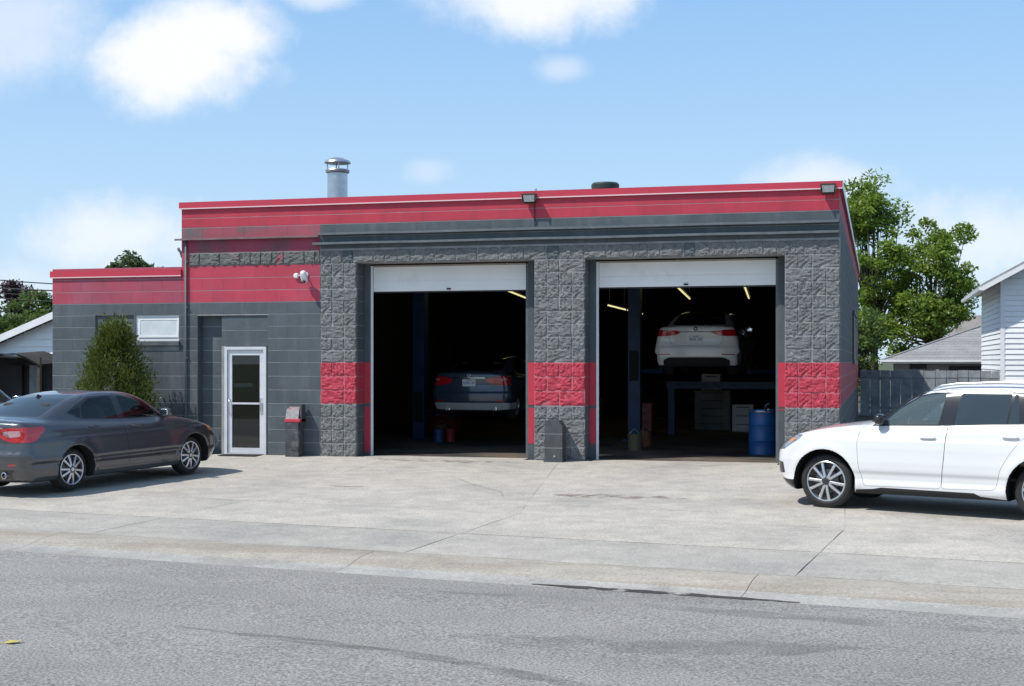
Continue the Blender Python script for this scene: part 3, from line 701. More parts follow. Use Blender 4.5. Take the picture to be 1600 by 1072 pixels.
MB().add([(-.14,-.25,.725),(.12,-.25,.725),(.12,-.02,.725),(-.14,-.02,.725),(-.14,-.2,.91),(.12,-.2,.91),(.12,-.02,.95),(-.14,-.02,.95)], [(0,1,5,4),(1,2,6,5),(2,3,7,6),(3,0,4,7),(4,5,6,7)]).build('lid', mat('bin_lid', (.30, .28, .28), .45, var=.3, vscale=18, col2=(.35, .05, .07), c2scale=9, c2lo=.55, c2hi=.6), ab)
MB().box(.13, .17, -.2, -.02, .6, 1.0).build('side_bracket', m_bin, ab)

# ------------------------------------------------------------------ vehicles: a body shell solved from smooth profile curves, then cut into panels
def curve(pts):
    xs = np.array([p[0] for p in pts], float); ys = np.array([p[1] for p in pts], float)
    if xs[0] > xs[-1]: xs, ys = xs[::-1], ys[::-1]
    h = np.diff(xs); d = np.diff(ys)/h
    m = np.empty_like(xs); m[0], m[-1] = d[0], d[-1]
    m[1:-1] = np.where(d[:-1]*d[1:] > 0, 2*d[:-1]*d[1:]/(d[:-1]+d[1:]+1e-12), 0)
    def f(x):
        x = np.asarray(x, float); xc = np.clip(x, xs[0], xs[-1]); i = np.clip(np.searchsorted(xs, xc)-1, 0, len(h)-1)
        t = (xc-xs[i])/h[i]; t2, t3 = t*t, t*t*t
        v = ys[i]*(2*t3-3*t2+1)+h[i]*m[i]*(t3-2*t2+t)+ys[i+1]*(-2*t3+3*t2)+h[i]*m[i+1]*(t3-t2)
        return v+np.where(x < xs[0], (x-xs[0])*m[0], 0)+np.where(x > xs[-1], (x-xs[-1])*m[-1], 0)
    return f
def lin(pts):
    xs = np.array([p[0] for p in pts]); ys = np.array([p[1] for p in pts]); return lambda x: np.interp(x, xs, ys)
def smax(a, b, k):
    h = np.clip(k-np.abs(a-b), 0, None)/k; return np.maximum(a, b)+h*h*k*.25
def smin(a, b, k): return -smax(-a, -b, k)
def car_field(S):
    low = curve(S['low']); roof = curve(S['roof']); xf = curve(S['nose']); xr = curve(S['tail']); dz = lin(S['side']); wg = curve(S['cabin']); plan = curve(S['plan'])
    def slope(f, x): return (f(x+.02)-f(x-.02))/.04
    def F(p):
        x, y, z = p[..., 0], p[..., 1], p[..., 2]; ya = np.abs(y)
        lt = (z-low(x)+S['crown']*(ya/.85)**2)/np.sqrt(1+np.clip(slope(low, x), -2, 2)**2)
        w = plan(x)+dz(z)
        for ax in (0., S['wb']):
            r = np.hypot(x-ax, z-S['rw']); w = w+.014*np.exp(-((r-S['ra']-.02)/.06)**2)
        sd = ya-w
        bt = S['zb']-z
        fr = (x-xf(z)+S['bowf']*ya**2); rr = (xr(z)+S['bowr']*ya**2-x)
        lo = smax(lt, sd, S.get('ks', .09)); lo = smax(lo, bt, .07); lo = smax(lo, fr, .12); lo = smax(lo, rr, .12)
        xx = x+S['bow']*ya**2*np.tanh((x-S['xc'])/.5)
        rt = (z-roof(xx)+.02*(ya/.6)**2)/np.sqrt(1+np.clip(slope(roof, xx), -3, 3)**2)
        gh = smax(rt, (ya-wg(z))*.93, S.get('kg', .13))
        gh = smax(gh, S['zb']+.3-z, .05); gh = smax(gh, np.maximum(fr, rr)+.05, .06)
        return smin(lo, gh, .05)
    return F
def solve_shell(F, lo, hi, h):
    nx, ny, nz = [int(math.ceil((hi[i]-lo[i])/h)) for i in range(3)]
    ny += ny % 2
    gx = lo[0]+h*np.arange(nx+1); gy = (np.arange(ny+1)-ny/2)*h; gz = lo[2]+h*np.arange(nz+1)
    G = np.stack(np.meshgrid(gx, gy, gz, indexing='ij'), -1); val = F(G); s = val < 0
    acc = np.zeros((nx, ny, nz, 3)); cnt = np.zeros((nx, ny, nz))
    def corner(a, i, j, k): return a[i:nx+i, j:ny+j, k:nz+k]
    cs = [(i, j, k) for i in (0, 1) for j in (0, 1) for k in (0, 1)]
    for a in cs:
        for ax in range(3):
            if a[ax]: continue
            b = list(a); b[ax] = 1
            va, vb = corner(val, *a), corner(val, *b); m = (va < 0) != (vb < 0)
            t = np.where(m, va/np.where(m, va-vb, 1), 0)
            pa = corner(G, *a); pb = corner(G, *b)
            acc += np.where(m[..., None], pa+(pb-pa)*t[..., None], 0); cnt += m
    act = cnt > 0; idx = -np.ones((nx, ny, nz), int); idx[act] = np.arange(act.sum()); V = acc[act]/cnt[act][:, None]
    T = []
    for ax in range(3):
        o = [k for k in range(3) if k != ax]
        sl_a = [slice(None)]*3; sl_b = [slice(None)]*3; sl_a[ax] = slice(0, -1); sl_b[ax] = slice(1, None)
        A, B = s[tuple(sl_a)], s[tuple(sl_b)]; I = np.argwhere(A != B)
        dims = (nx, ny, nz)
        ok = np.all([(I[:, k] > 0) & (I[:, k] < dims[k]) for k in o], axis=0); I = I[ok]
        flip = ~A[tuple(I.T)]
        q = []
        for (p, r) in ((-1, -1), (0, -1), (0, 0), (-1, 0)):
            J = I.copy(); J[:, o[0]] += p; J[:, o[1]] += r; q.append(idx[tuple(J.T)])
        q = np.stack(q, 1)
        if ax == 1: flip = ~flip
        q[flip] = q[flip][:, ::-1]
        T.append(q)
    Q = np.concatenate(T); Q = Q[np.all(Q >= 0, axis=1)]
    def grad(P):
        e = 4e-3; g = np.zeros_like(P)
        for k in range(3):
            d = np.zeros(3); d[k] = e; g[:, k] = (F(P+d)-F(P-d))/(2*e)
        return g
    for _ in range(4):
        g = grad(V); st_ = F(V)/np.maximum((g*g).sum(1), .2); st_ = np.clip(st_, -.02, .02); V = V-g*st_[:, None]
    g = grad(V); NV = g/np.linalg.norm(g, axis=1)[:, None]
    tri = np.concatenate([Q[:, [0, 1, 2]], Q[:, [0, 2, 3]]])
    P = V[tri]; n = np.cross(P[:, 1]-P[:, 0], P[:, 2]-P[:, 0])
    if ((n*NV[tri[:, 0]]).sum(1)).mean() < 0: tri = tri[:, ::-1]
    return V[tri], NV[tri]
def cut(P, Nn, poly, ax, cond=None, closed=True):
    poly = np.asarray(poly, float); m = len(poly)
    A = P[:, :, ax]; lo_, hi_ = poly.min(0)-.01, poly.max(0)+.01
    c = np.all((A.max(1) > lo_) & (A.min(1) < hi_), axis=1)
    if cond is not None: c &= cond(P.mean(1))
    c &= ~np.all(np.abs(A-(lo_+hi_)/2) < 0, axis=(1, 2))
    P0, N0 = P[~c], Nn[~c]; P, Nn = P[c], Nn[c]
    for i in range(m if closed else m-1):
        p, q = poly[i], poly[(i+1) % m]; d = q-p; ln = np.hypot(*d)
        if ln < 1e-6: continue
        nr = np.array([-d[1], d[0]])/ln
        A = P[:, :, ax]; dist = (A-p) @ nr; along = ((A-p) @ d)/ln
        c = (dist.min(1) < -1e-5) & (dist.max(1) > 1e-5) & (along.max(1) > -.001) & (along.min(1) < ln+.001)
        I = np.where(c)[0]
        if len(I) == 0: continue
        D = dist[I]; D = np.where(np.abs(D) < 1e-6, 1e-6, D); sg = D > 0; k = sg.sum(1)
        lone = np.where(k == 1, sg.argmax(1), (~sg).argmax(1))
        rows = np.arange(len(I)); o = (lone[:, None]+np.arange(3)) % 3
        X = P[I][rows[:, None], o]; Y = Nn[I][rows[:, None], o]; D = D[rows[:, None], o]
        t1 = (D[:, 0]/(D[:, 0]-D[:, 1]))[:, None]; t2 = (D[:, 0]/(D[:, 0]-D[:, 2]))[:, None]
        def lerp(Z): return Z[:, 0], Z[:, 1], Z[:, 2], Z[:, 0]+(Z[:, 1]-Z[:, 0])*t1, Z[:, 0]+(Z[:, 2]-Z[:, 0])*t2
        def tris(Z):
            a, b, c_, p_, q_ = lerp(Z); return np.concatenate([np.stack([a, p_, q_], 1), np.stack([p_, b, c_], 1), np.stack([p_, c_, q_], 1)])
        keep = np.ones(len(P), bool); keep[I] = False
        P = np.concatenate([P[keep], tris(X)]); Nn = np.concatenate([Nn[keep], tris(Y)])
    return np.concatenate([P0, P]), np.concatenate([N0, Nn])
def inside(C, poly, ax):
    poly = np.asarray(poly, float); x, y = C[:, ax[0]], C[:, ax[1]]; r = np.zeros(len(C), bool); m = len(poly)
    for i in range(m):
        x1, y1 = poly[i]; x2, y2 = poly[(i+1) % m]
        if y1 == y2: continue
        c = ((y1 > y) != (y2 > y)) & (x < (x2-x1)*(y-y1)/(y2-y1)+x1); r ^= c
    return r
def inset(poly, d):
    P = [Vector(p) for p in poly]; n = len(P); ar = sum(P[i].x*P[(i+1) % n].y-P[(i+1) % n].x*P[i].y for i in range(n)); s = 1 if ar > 0 else -1
    out = []
    for i in range(n):
        a = (P[i]-P[i-1]).normalized(); b = (P[(i+1) % n]-P[i]).normalized()
        na, nb = Vector((-a.y, a.x))*s, Vector((-b.y, b.x))*s; k = na+nb
        k = k/max(.35, 1+na.dot(nb)); out.append(tuple(P[i]+k*d))
    return out
def rnd(poly, r, n=4):
    P = [Vector(p) for p in poly]; m = len(P); out = []
    for i in range(m):
        a, b, c = P[i-1], P[i], P[(i+1) % m]; rr = r if not isinstance(r, (list, tuple)) else r[i]
        u, v = (a-b), (c-b); q = min(rr, u.length*.45, v.length*.45); u.normalize(); v.normalize()
        p0, p1 = b+u*q, b+v*q
        for k in range(n+1):
            t = k/n; out.append(tuple(p0*(1-t)**2+b*2*t*(1-t)+p1*t*t))
    return out
def circ(cx, cz, r, n=28): return [(cx+r*math.cos(2*math.pi*k/n), cz+r*math.sin(2*math.pi*k/n)) for k in range(n)]
def tri_obj(name, P, Nn, m, parent, push=0.):
    if len(P) == 0: return None
    if push: P = P+Nn*push
    v = P.reshape(-1, 3); nn = Nn.reshape(-1, 3); key = np.round(v*2e4).astype(np.int64)
    _, first, inv = np.unique(key, axis=0, return_index=True, return_inverse=True); inv = inv.reshape(-1, 3)
    good = (inv[:, 0] != inv[:, 1]) & (inv[:, 1] != inv[:, 2]) & (inv[:, 0] != inv[:, 2]); inv = inv[good]
    me = bpy.data.meshes.new(name); me.from_pydata(v[first].tolist(), [], inv.tolist())
    me.polygons.foreach_set('use_smooth', [True]*len(me.polygons))
    nv = nn[first]
    if len(me.vertices) == len(nv):
        me.normals_split_custom_set_from_vertices(nv.tolist())
    me.materials.append(m)
    return mesh_obj(name, me, m, parent)
def root_y(F, x, z, y0=1.2):
    a, b = 0.0, y0
    for _ in range(30):
        c = (a+b)/2
        if F(np.array([[x, c, z]]))[0] < 0: a = c
        else: b = c
    return b
def root_ys(F, xs, zs):
    a = np.zeros(len(xs)); b = a+1.2
    for _ in range(26):
        c = (a+b)/2; i = F(np.stack([np.array(xs), c, np.array(zs)], 1)) < 0; a = np.where(i, c, a); b = np.where(i, b, c)
    return b
def root_x(F, y, z, x0, x1):
    a, b = x0, x1     # a inside, b outside
    for _ in range(30):
        c = (a+b)/2
        if F(np.array([[c, y, z]]))[0] < 0: a = c
        else: b = c
    return b
m_tyre = mat('tyre_rubber', (.020, .020, .021), .75, world=False, bump=.001, bscale=120)
m_rim = mat('alloy_silver', (.62, .63, .65), .28, metal=.9, world=False)
m_rimd = mat('alloy_dark', (.05, .05, .053), .45, metal=.5, world=False)
m_brake = mat('brake_disc', (.10, .10, .10), .5, metal=.9, world=False)
m_chrome = mat('chrome', (.80, .81, .82), .12, metal=1., world=False)
m_gap = mat('panel_gap', (.012, .012, .012), .8, world=False)
m_under = mat('underbody', (.022, .022, .022), .8, world=False)
m_trim = mat('gloss_black_trim', (.012, .012, .014), .22, world=False, coat=.5)
m_carglass = glass('car_glass', (.66, .76, .72), body=.08, dark=(.02, .035, .03), ior=1.5)
m_tint = glass('tinted_glass', (.05, .06, .065), body=.25, dark=(.006, .008, .01))
m_red_lens = mat('red_lens', (.50, .012, .018), .12, world=False, coat=1., var=.25, vscale=22)
m_pink_lens = mat('clear_lens', (.50, .30, .32), .10, world=False, coat=1., var=.25, vscale=40)
m_head_lens = mat('head_lens', (.36, .40, .43), .06, metal=.5, world=False, coat=1., var=.5, vscale=16)
m_amber = mat('amber_lens', (.70, .22, .03), .15, world=False, coat=1.)
m_seat = mat('seat_fabric', (.035, .034, .034), .85, world=False, var=.2, vscale=12)
m_plate = mat('plate_white', (.78, .80, .82), .35, world=False)
m_platetx = mat('plate_blue', (.05, .10, .30), .4, world=False)
def make_wheel(parent, x, y, z, R_, rr, style, side, width=.215):
    # side +1: outer face towards +y
    hub = MB().lathe([(.001, .030), (.045, .030), (.055, .022), (.058, -.02), (.16, -.03), (.165, -.06), (.001, -.06)], 20, 'y')
    hub = hub.build('wheel', m_brake, parent, smooth='auto', loc=(x, y, z)); hub.rotation_euler = (0, 0, 0 if side > 0 else math.pi)
    w2 = width/2; o = w2
    ty = MB().lathe([(rr-.012, o-.018), (rr+.006, o-.004), (rr+.03, o+.004), (R_-.07, o+.006), (R_-.03, o-.004), (R_-.012, o-.018), (R_-.004, o-.035), (R_, o-.06), (R_, -o+.05), (R_-.006, -o+.03), (R_-.03, -o+.005), (rr, -o), (rr-.012, -o+.01)], 44, 'y', c=(0, -w2+.02, 0))
    ty.build('tyre', m_tyre, hub, smooth='auto')
    rm = MB().lathe([(rr+.006, .016), (rr, .020), (rr-.010, .018), (rr-.016, .004), (rr-.022, -.03), (rr-.035, -.10), (rr-.04, -.17), (rr-.012, -.175)], 44, 'y').build('rim', m_rim, hub, smooth='auto')
    MB().lathe([(rr-.03, -.075), (.10, -.075)], 30, 'y').build('backplate', m_rimd, hub)
    sp = MB()
    def spoke(a0, r0, r1, wd0, wd1, skew=0.):
        vs = []
        for (r, w, yf, yb) in ((r0, wd0, .026, -.02), ((r0+r1)/2, (wd0+wd1)/2*.92, .022, -.015), (r1, wd1, .008, -.03)):
            sk = skew*(r-r0)/(r1-r0)
            for (s_, yy, kk) in ((-1, yb, 1.), (-1, yf-.006, 1.), (-.6, yf, 1.), (.6, yf, 1.), (1, yf-.006, 1.), (1, yb, 1.)):
                t = s_*w/2+sk; ca, sa = math.cos(a0), math.sin(a0); vs.append((r*ca-t*sa, yy, r*sa+t*ca))
        fs = []
        for i in range(2):
            for k in range(5): fs.append((6*i+k, 6*i+k+1, 6*i+7+k, 6*i+6+k))
        sp.add(vs, fs)
    if style == 'y':
        for k in range(5):
            a = math.pi/2+2*math.pi*k/5
            for s_ in (-1, 1): spoke(a+s_*.20, .045, rr-.012, .036, .030, s_*.012)
    else:
        for k in range(10):
            a = .12+2*math.pi*k/10; spoke(a+(.05 if k % 2 else -.05), .045, rr-.012, .036, .040)
    sp.build('spokes', m_rim, hub, smooth='auto')
    MB().lathe([(.001, .034), (.030, .034), (.034, .028)], 16, 'y').build('hub_cap', m_rimd if style == 'v' else m_rim, hub, smooth='auto')
    for k in range(5):
        t = 2*math.pi*k/5+.3; MB().lathe([(.001, .03), (.009, .03), (.009, .015)], 8, 'y', c=(.052*math.cos(t), 0, .052*math.sin(t))).build('lug_nut', m_rimd, hub)
    return hub
def build_car(S, name, label, paint_m, loc, rz, h=.038, z=0.):
    car = thing(name, label, 'car', (loc[0], loc[1], z), rz)
    F = car_field(S); wb, rw, ra = S['wb'], S['rw'], S['ra']
    P, Nn = solve_shell(F, (S['xmin'], -1.05, S['zb']-.08), (S['xmax'], 1.05, S['zmax']), h)
    XZ, YZ = [0, 2], [1, 2]
    outer = lambda C: np.abs(C[:, 1]) > .40
    rear_c = lambda C: C[:, 0] < S['xrear']
    front_c = lambda C: C[:, 0] > S['xfront']
    G = .0042
    arches = [circ(0, rw, ra), circ(wb, rw, ra)]
    for a in arches: P, Nn = cut(P, Nn, a, XZ, outer)
    side_polys = {}
    for key in ('front_door', 'rear_door', 'window_front', 'window_rear', 'quarter', 'trim', 'mould', 'skirt'):
        if key in S:
            P, Nn = cut(P, Nn, S[key], XZ, outer); side_polys[key] = S[key]
            if 'door' in key: P, Nn = cut(P, Nn, inset(S[key], G), XZ, outer)
    for key in ('taillight', 'tail_inner', 'trunk', 'rear_glass', 'rear_low', 'rear_bar', 'reflector', 'recess'):
        if key in S:
            poly = S[key]
            for sgn in ((1, -1) if key in ('taillight', 'tail_inner', 'reflector') else (1,)):
                q = [(p[0]*sgn, p[1]) for p in poly]; P, Nn = cut(P, Nn, q, YZ, rear_c if key != 'rear_glass' else (lambda C: C[:, 0] < S['xc']-.15))
                if key == 'trunk': P, Nn = cut(P, Nn, inset(q, G), YZ, rear_c)
    if 'tail_side' in S: P, Nn = cut(P, Nn, S['tail_side'], XZ, rear_c)
    if 'windshield' in S: P, Nn = cut(P, Nn, S['windshield'], [1, 2], lambda C: (C[:, 0] > S['xc']+.3))
    for key in ('head', 'head_amber', 'fog', 'lip'):
        if key in S: P, Nn = cut(P, Nn, S[key], XZ, front_c)
    if 'hood' in S:
        P, Nn = cut(P, Nn, S['hood'], [0, 1], lambda C: (C[:, 2] > .6) & (C[:, 0] > S['xc']+.5)); P, Nn = cut(P, Nn, inset(S['hood'], G), [0, 1], lambda C: (C[:, 2] > .6) & (C[:, 0] > S['xc']+.5))
    C = P.mean(1); NC = Nn.mean(1); sideface = outer(C)
    part = np.zeros(len(P), int); names = ['body']
    def assign(nm, mask):
        names.append(nm); part[mask] = len(names)-1
    ins = lambda key, ax: inside(C, S[key], ax)
    assign('underbody', (NC[:, 2] < -.75) & (C[:, 2] < S['zb']+.12))
    if 'skirt' in S: assign('sill_skirt', ins('skirt', XZ) & sideface)
    for k in ('front_door', 'rear_door'):
        q = ins(k, XZ) & sideface & (np.abs(NC[:, 2]) < .92); assign(k, q)
    for k in ('front_door', 'rear_door'):
        q = ins(k, XZ) & sideface & ~inside(C, inset(S[k], G), XZ) & (np.abs(NC[:, 2]) < .92); assign('gap', q)
    if 'mould' in S: assign('moulding', ins('mould', XZ) & sideface)
    if 'trim' in S: assign('window_trim', ins('trim', XZ) & sideface & (C[:, 2] > S['zbelt']-.06) & (NC[:, 2] < .9))
    for k in ('window_front', 'window_rear', 'quarter'):
        if k in S: assign(k, ins(k, XZ) & sideface & (NC[:, 2] < .9))
    rc, fc = rear_c(C), front_c(C)
    if 'hood' in S:
        hm = (C[:, 2] > .6) & (C[:, 0] > S['xc']+.5) & (NC[:, 2] > .2) & ins('hood', [0, 1]); assign('hood', hm)
        assign('gap', hm & ~inside(C, inset(S['hood'], G), [0, 1]))
    if 'windshield' in S: assign('windshield', (C[:, 0] > S['xc']+.3) & inside(C, S['windshield'], YZ) & (NC[:, 0] > .25) & (NC[:, 2] > .2) & (C[:, 0] < S['xcowl']))
    if 'rear_low' in S: assign('rear_valance', rc & ins('rear_low', YZ) & (C[:, 2] < .62))
    if 'trunk' in S:
        q = rc & ins('trunk', YZ); assign('trunk_lid', q)
    if 'recess' in S: assign('plate_recess', rc & ins('recess', YZ) & (NC[:, 0] < -.4))
    if 'rear_bar' in S: assign('bumper_trim', rc & ins('rear_bar', YZ))
    tl = np.zeros(len(P), bool)
    for sgn in (1, -1):
        M = C.copy(); M[:, 1] *= sgn
        if 'taillight' in S:
            q = rc & inside(M, S['taillight'], YZ)
            if 'tail_side' in S: q &= inside(C, S['tail_side'], XZ)
            assign('taillight', q)
            if 'tail_inner' in S: assign('reverse_lens', q & inside(M, S['tail_inner'], YZ) & (NC[:, 0] < -.15))
        if 'reflector' in S: assign('reflector', rc & inside(M, S['reflector'], YZ) & (NC[:, 0] < -.1))
    if 'trunk' in S: assign('gap', rc & ins('trunk', YZ) & ~inside(C, inset(S['trunk'], G), YZ))
    if 'rear_glass' in S: assign('rear_glass', (C[:, 0] < S['xc']-.2) & inside(C, S['rear_glass'], YZ) & (NC[:, 0] < -.12) & (NC[:, 2] > .0) & (C[:, 2] > S['zbelt']))
    if 'head' in S: assign('headlight', fc & ins('head', XZ) & (np.abs(C[:, 1]) > .36))
    if 'head_amber' in S: assign('marker_lens', fc & ins('head_amber', XZ) & (np.abs(C[:, 1]) > .36))
    if 'fog' in S: assign('fog_trim', fc & ins('fog', XZ) & (np.abs(C[:, 1]) > .3) )
    if 'lip' in S: assign('front_lip', fc & ins('lip', XZ))
    if 'grille' in S: assign('grille', fc & inside(C, S['grille'], YZ) & (NC[:, 0] > .4))
    # open the wheel arches
    hole = np.zeros(len(P), bool)
    for ax in (0, wb): hole |= (np.hypot(C[:, 0]-ax, C[:, 2]-rw) < ra) & (np.abs(C[:, 1]) > .55)
    nm = np.array(names, object)[part]; left = C[:, 1] > 0
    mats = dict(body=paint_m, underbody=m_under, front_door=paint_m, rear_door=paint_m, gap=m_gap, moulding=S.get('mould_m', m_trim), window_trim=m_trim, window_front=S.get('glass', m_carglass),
                window_rear=S.get('glass_rear', m_carglass), quarter=S.get('glass_rear', m_carglass), windshield=m_carglass, rear_valance=S.get('valance_m', m_trim), trunk_lid=paint_m, taillight=m_red_lens, reverse_lens=S.get('inner_m', m_pink_lens),
                reflector=m_red_lens, rear_glass=S.get('glass_back', m_tint), headlight=m_head_lens, marker_lens=m_amber, fog_trim=m_trim, front_lip=m_trim, grille=m_trim, hood=paint_m, sill_skirt=m_under, bumper_trim=S.get('bar_m', m_chrome), plate_recess=S.get('recess_m', paint_m))
    doors = {}
    def emit(nmx, mask, parent, out=None):
        if mask.sum() < 2: return None
        return tri_obj(out or nmx, P[mask], Nn[mask], mats[nmx], parent, .003 if nmx in ('taillight', 'reverse_lens', 'headlight') else 0.)
    keep = ~hole
    body = emit('body', keep & (nm == 'body'), car)
    emit('underbody', keep & (nm == 'underbody'), car)
    emit('gap', keep & (nm == 'gap'), car, 'panel_gap')
    for nmx in ('hood', 'windshield', 'trunk_lid', 'rear_valance', 'rear_glass', 'front_lip', 'grille', 'bumper_trim', 'plate_recess'): 
        o = emit(nmx, keep & (nm == nmx), car); doors[nmx] = o
    for sgn in (1, -1):
        sd = keep & (left == (sgn > 0))
        for d in ('front_door', 'rear_door'): doors[(d, sgn)] = emit(d, sd & (nm == d), car)
        emit('window_front', sd & (nm == 'window_front'), doors[('front_door', sgn)], 'window')
        emit('window_rear', sd & (nm == 'window_rear'), doors[('rear_door', sgn)], 'window')
        emit('quarter', sd & (nm == 'quarter'), car, 'quarter_window')
        for nmx in ('window_trim', 'moulding', 'sill_skirt', 'reflector', 'fog_trim'): emit(nmx, sd & (nm == nmx), car)
        t = emit('taillight', sd & (nm == 'taillight'), car); emit('reverse_lens', sd & (nm == 'reverse_lens'), t)
        t = emit('headlight', sd & (nm == 'headlight'), car); emit('marker_lens', sd & (nm == 'marker_lens'), t)
    # inner lining so the cabin does not show the paint
    lm = keep & np.isin(nm, ['body', 'front_door', 'rear_door', 'window_trim', 'trunk_lid', 'gap']) & (C[:, 2] > .5) & (C[:, 0] > -.75) & (C[:, 0] < S['xcowl']+.1)
    q = P[lm]-Nn[lm]*.022; tri_obj('cabin_lining', q[:, ::-1], -Nn[lm][:, ::-1], m_seat, car)
    # wheel houses
    for ax in (0, wb):
        for sgn in (1, -1):
            n = 28; vs = []; fs = []
            t0 = math.asin((S['zb']+.012-rw)/ra); tt = [t0+(math.pi-2*t0)*k/n for k in range(n+1)]
            ys = root_ys(F, [ax+ra*math.cos(t) for t in tt], [max(rw+ra*math.sin(t), S['zb']+.04) for t in tt])
            for k in range(n+1):
                t = tt[k]; x_, z_ = ax+ra*math.cos(t), rw+ra*math.sin(t); yo = ys[k]
                vs += [(x_, sgn*(yo+.001), z_), (x_, sgn*(yo-.035), z_), (ax+(ra+.02)*math.cos(t), sgn*(yo-.04), rw+(ra+.02)*math.sin(t)), (ax+(ra+.02)*math.cos(t), sgn*.52, rw+(ra+.02)*math.sin(t))]
            for k in range(n):
                for j in range(3): fs.append((4*k+j, 4*k+j+1, 4*k+j+5, 4*k+j+4))
            fs.append(tuple(4*k+3 for k in range(n+1)))
            MB().add(vs, fs).build('wheel_well', m_under, car)
            make_wheel(car, ax, sgn*(S['track']), rw, rw, S['rim'], S['style'], sgn)
    # handles, mirrors
    for sgn in (1, -1):
        for (d, hx, hz) in S['handles']:
            y = root_y(F, hx, hz); dp_ = doors[(d, sgn)]
            MB().blob((hx, sgn*(y+.018), hz+.004), (.105, .016, .016), 3).build('handle', S.get('handle_m', paint_m), dp_, smooth=True)
            MB().blob((hx, sgn*(y-.003), hz-.014), (.085, .006, .026), 2.5).build('handle_cup', S.get('cup_m', m_trim), dp_, smooth=True)
        mx, mz = S['mirror']; y = root_y(F, mx, mz)
        mr = MB().blob((mx-.02, sgn*(y+.13), mz+.02), (.062, .10, .072), 2.8).build('mirror', S.get('mirror_m', paint_m), car, smooth=True)
        MB().tube([(mx, sgn*(y-.05), mz-.04), (mx-.01, sgn*(y+.08), mz-.03)], .022, 8).build('mirror_arm', m_trim, mr, smooth=True)
        MB().blob((mx-.076, sgn*(y+.135), mz+.022), (.008, .082, .056), 3).build('mirror_glass', S.get('mirror_glass', m_chrome), mr, smooth=True)
    # seats, steering wheel, dash
    zs = S['seatz']
    for (sx, sy) in ((S['seatx'], .38), (S['seatx'], -.38)):
        s = MB().blob((sx+.05, sy, zs), (.27, .25, .10), 3).blob((sx-.24, sy, zs+.36), (.09, .25, .36), 3, rot=Matrix.Rotation(R(-14), 3, 'Y')).blob((sx-.36, sy, zs+.80), (.06, .13, .10), 3)
        s.build('front_seat', S.get('seat_m', m_seat), car, smooth=True)
    s = MB().blob((S['seatx']-.82, 0, zs), (.27, .64, .10), 4).blob((S['seatx']-1.12, 0, zs+.32), (.09, .64, .32), 4, rot=Matrix.Rotation(R(-18), 3, 'Y'))
    for sy in (-.36, .36): s.blob((S['seatx']-1.24, sy, zs+.68), (.05, .13, .08), 3)
    s.build('rear_seat', S.get('seat_m', m_seat), car, smooth=True)
    MB().blob((S['xcowl']-.42, 0, S['zbelt']-.13), (.28, .72, .12), 3).build('dashboard', m_seat, car, smooth=True)
    ring = [(S['seatx']+.52+.05*math.cos(t), .38+.18*math.sin(t), S['zbelt']-.06+.17*math.cos(t)) for t in [2*math.pi*k/20 for k in range(21)]]
    MB().tube(ring, .014, 6).build('steering_wheel', m_seat, car, smooth=True)
    MB().box(.0, S['xcowl']-.2, -.7, .7, zs-.25, zs-.22).build('cabin_floor', m_seat, car)
    # plate
    if 'plate' in S:
        pz = S['plate']; x = root_x(F, 0, pz, 0, S['xmin']-.1)
        pl = MB().bbox(x-.012, x-.002, -.155, .155, pz-.078, pz+.078, .003).build('licence_plate', m_plate, car)
        tx = MB()
        for k in range(7):
            if k == 4: continue
            yy = .115-k*.038; tx.box(x-.0145, x-.0125, yy-.011, yy-.004, pz-.03, pz+.032); tx.box(x-.0145, x-.0125, yy+.004, yy+.011, pz-.03, pz+.032); tx.box(x-.0142, x-.0125, yy-.004, yy+.004, pz-(.03 if k % 2 else .004), pz-(.02 if k % 2 else -.006))
        tx.box(x-.0145, x-.0125, -.06, .06, pz+.052, pz+.064); tx.build('plate_characters', m_platetx, pl)
    car['_F'] = 0
    del car['_F']
    return car, F, doors

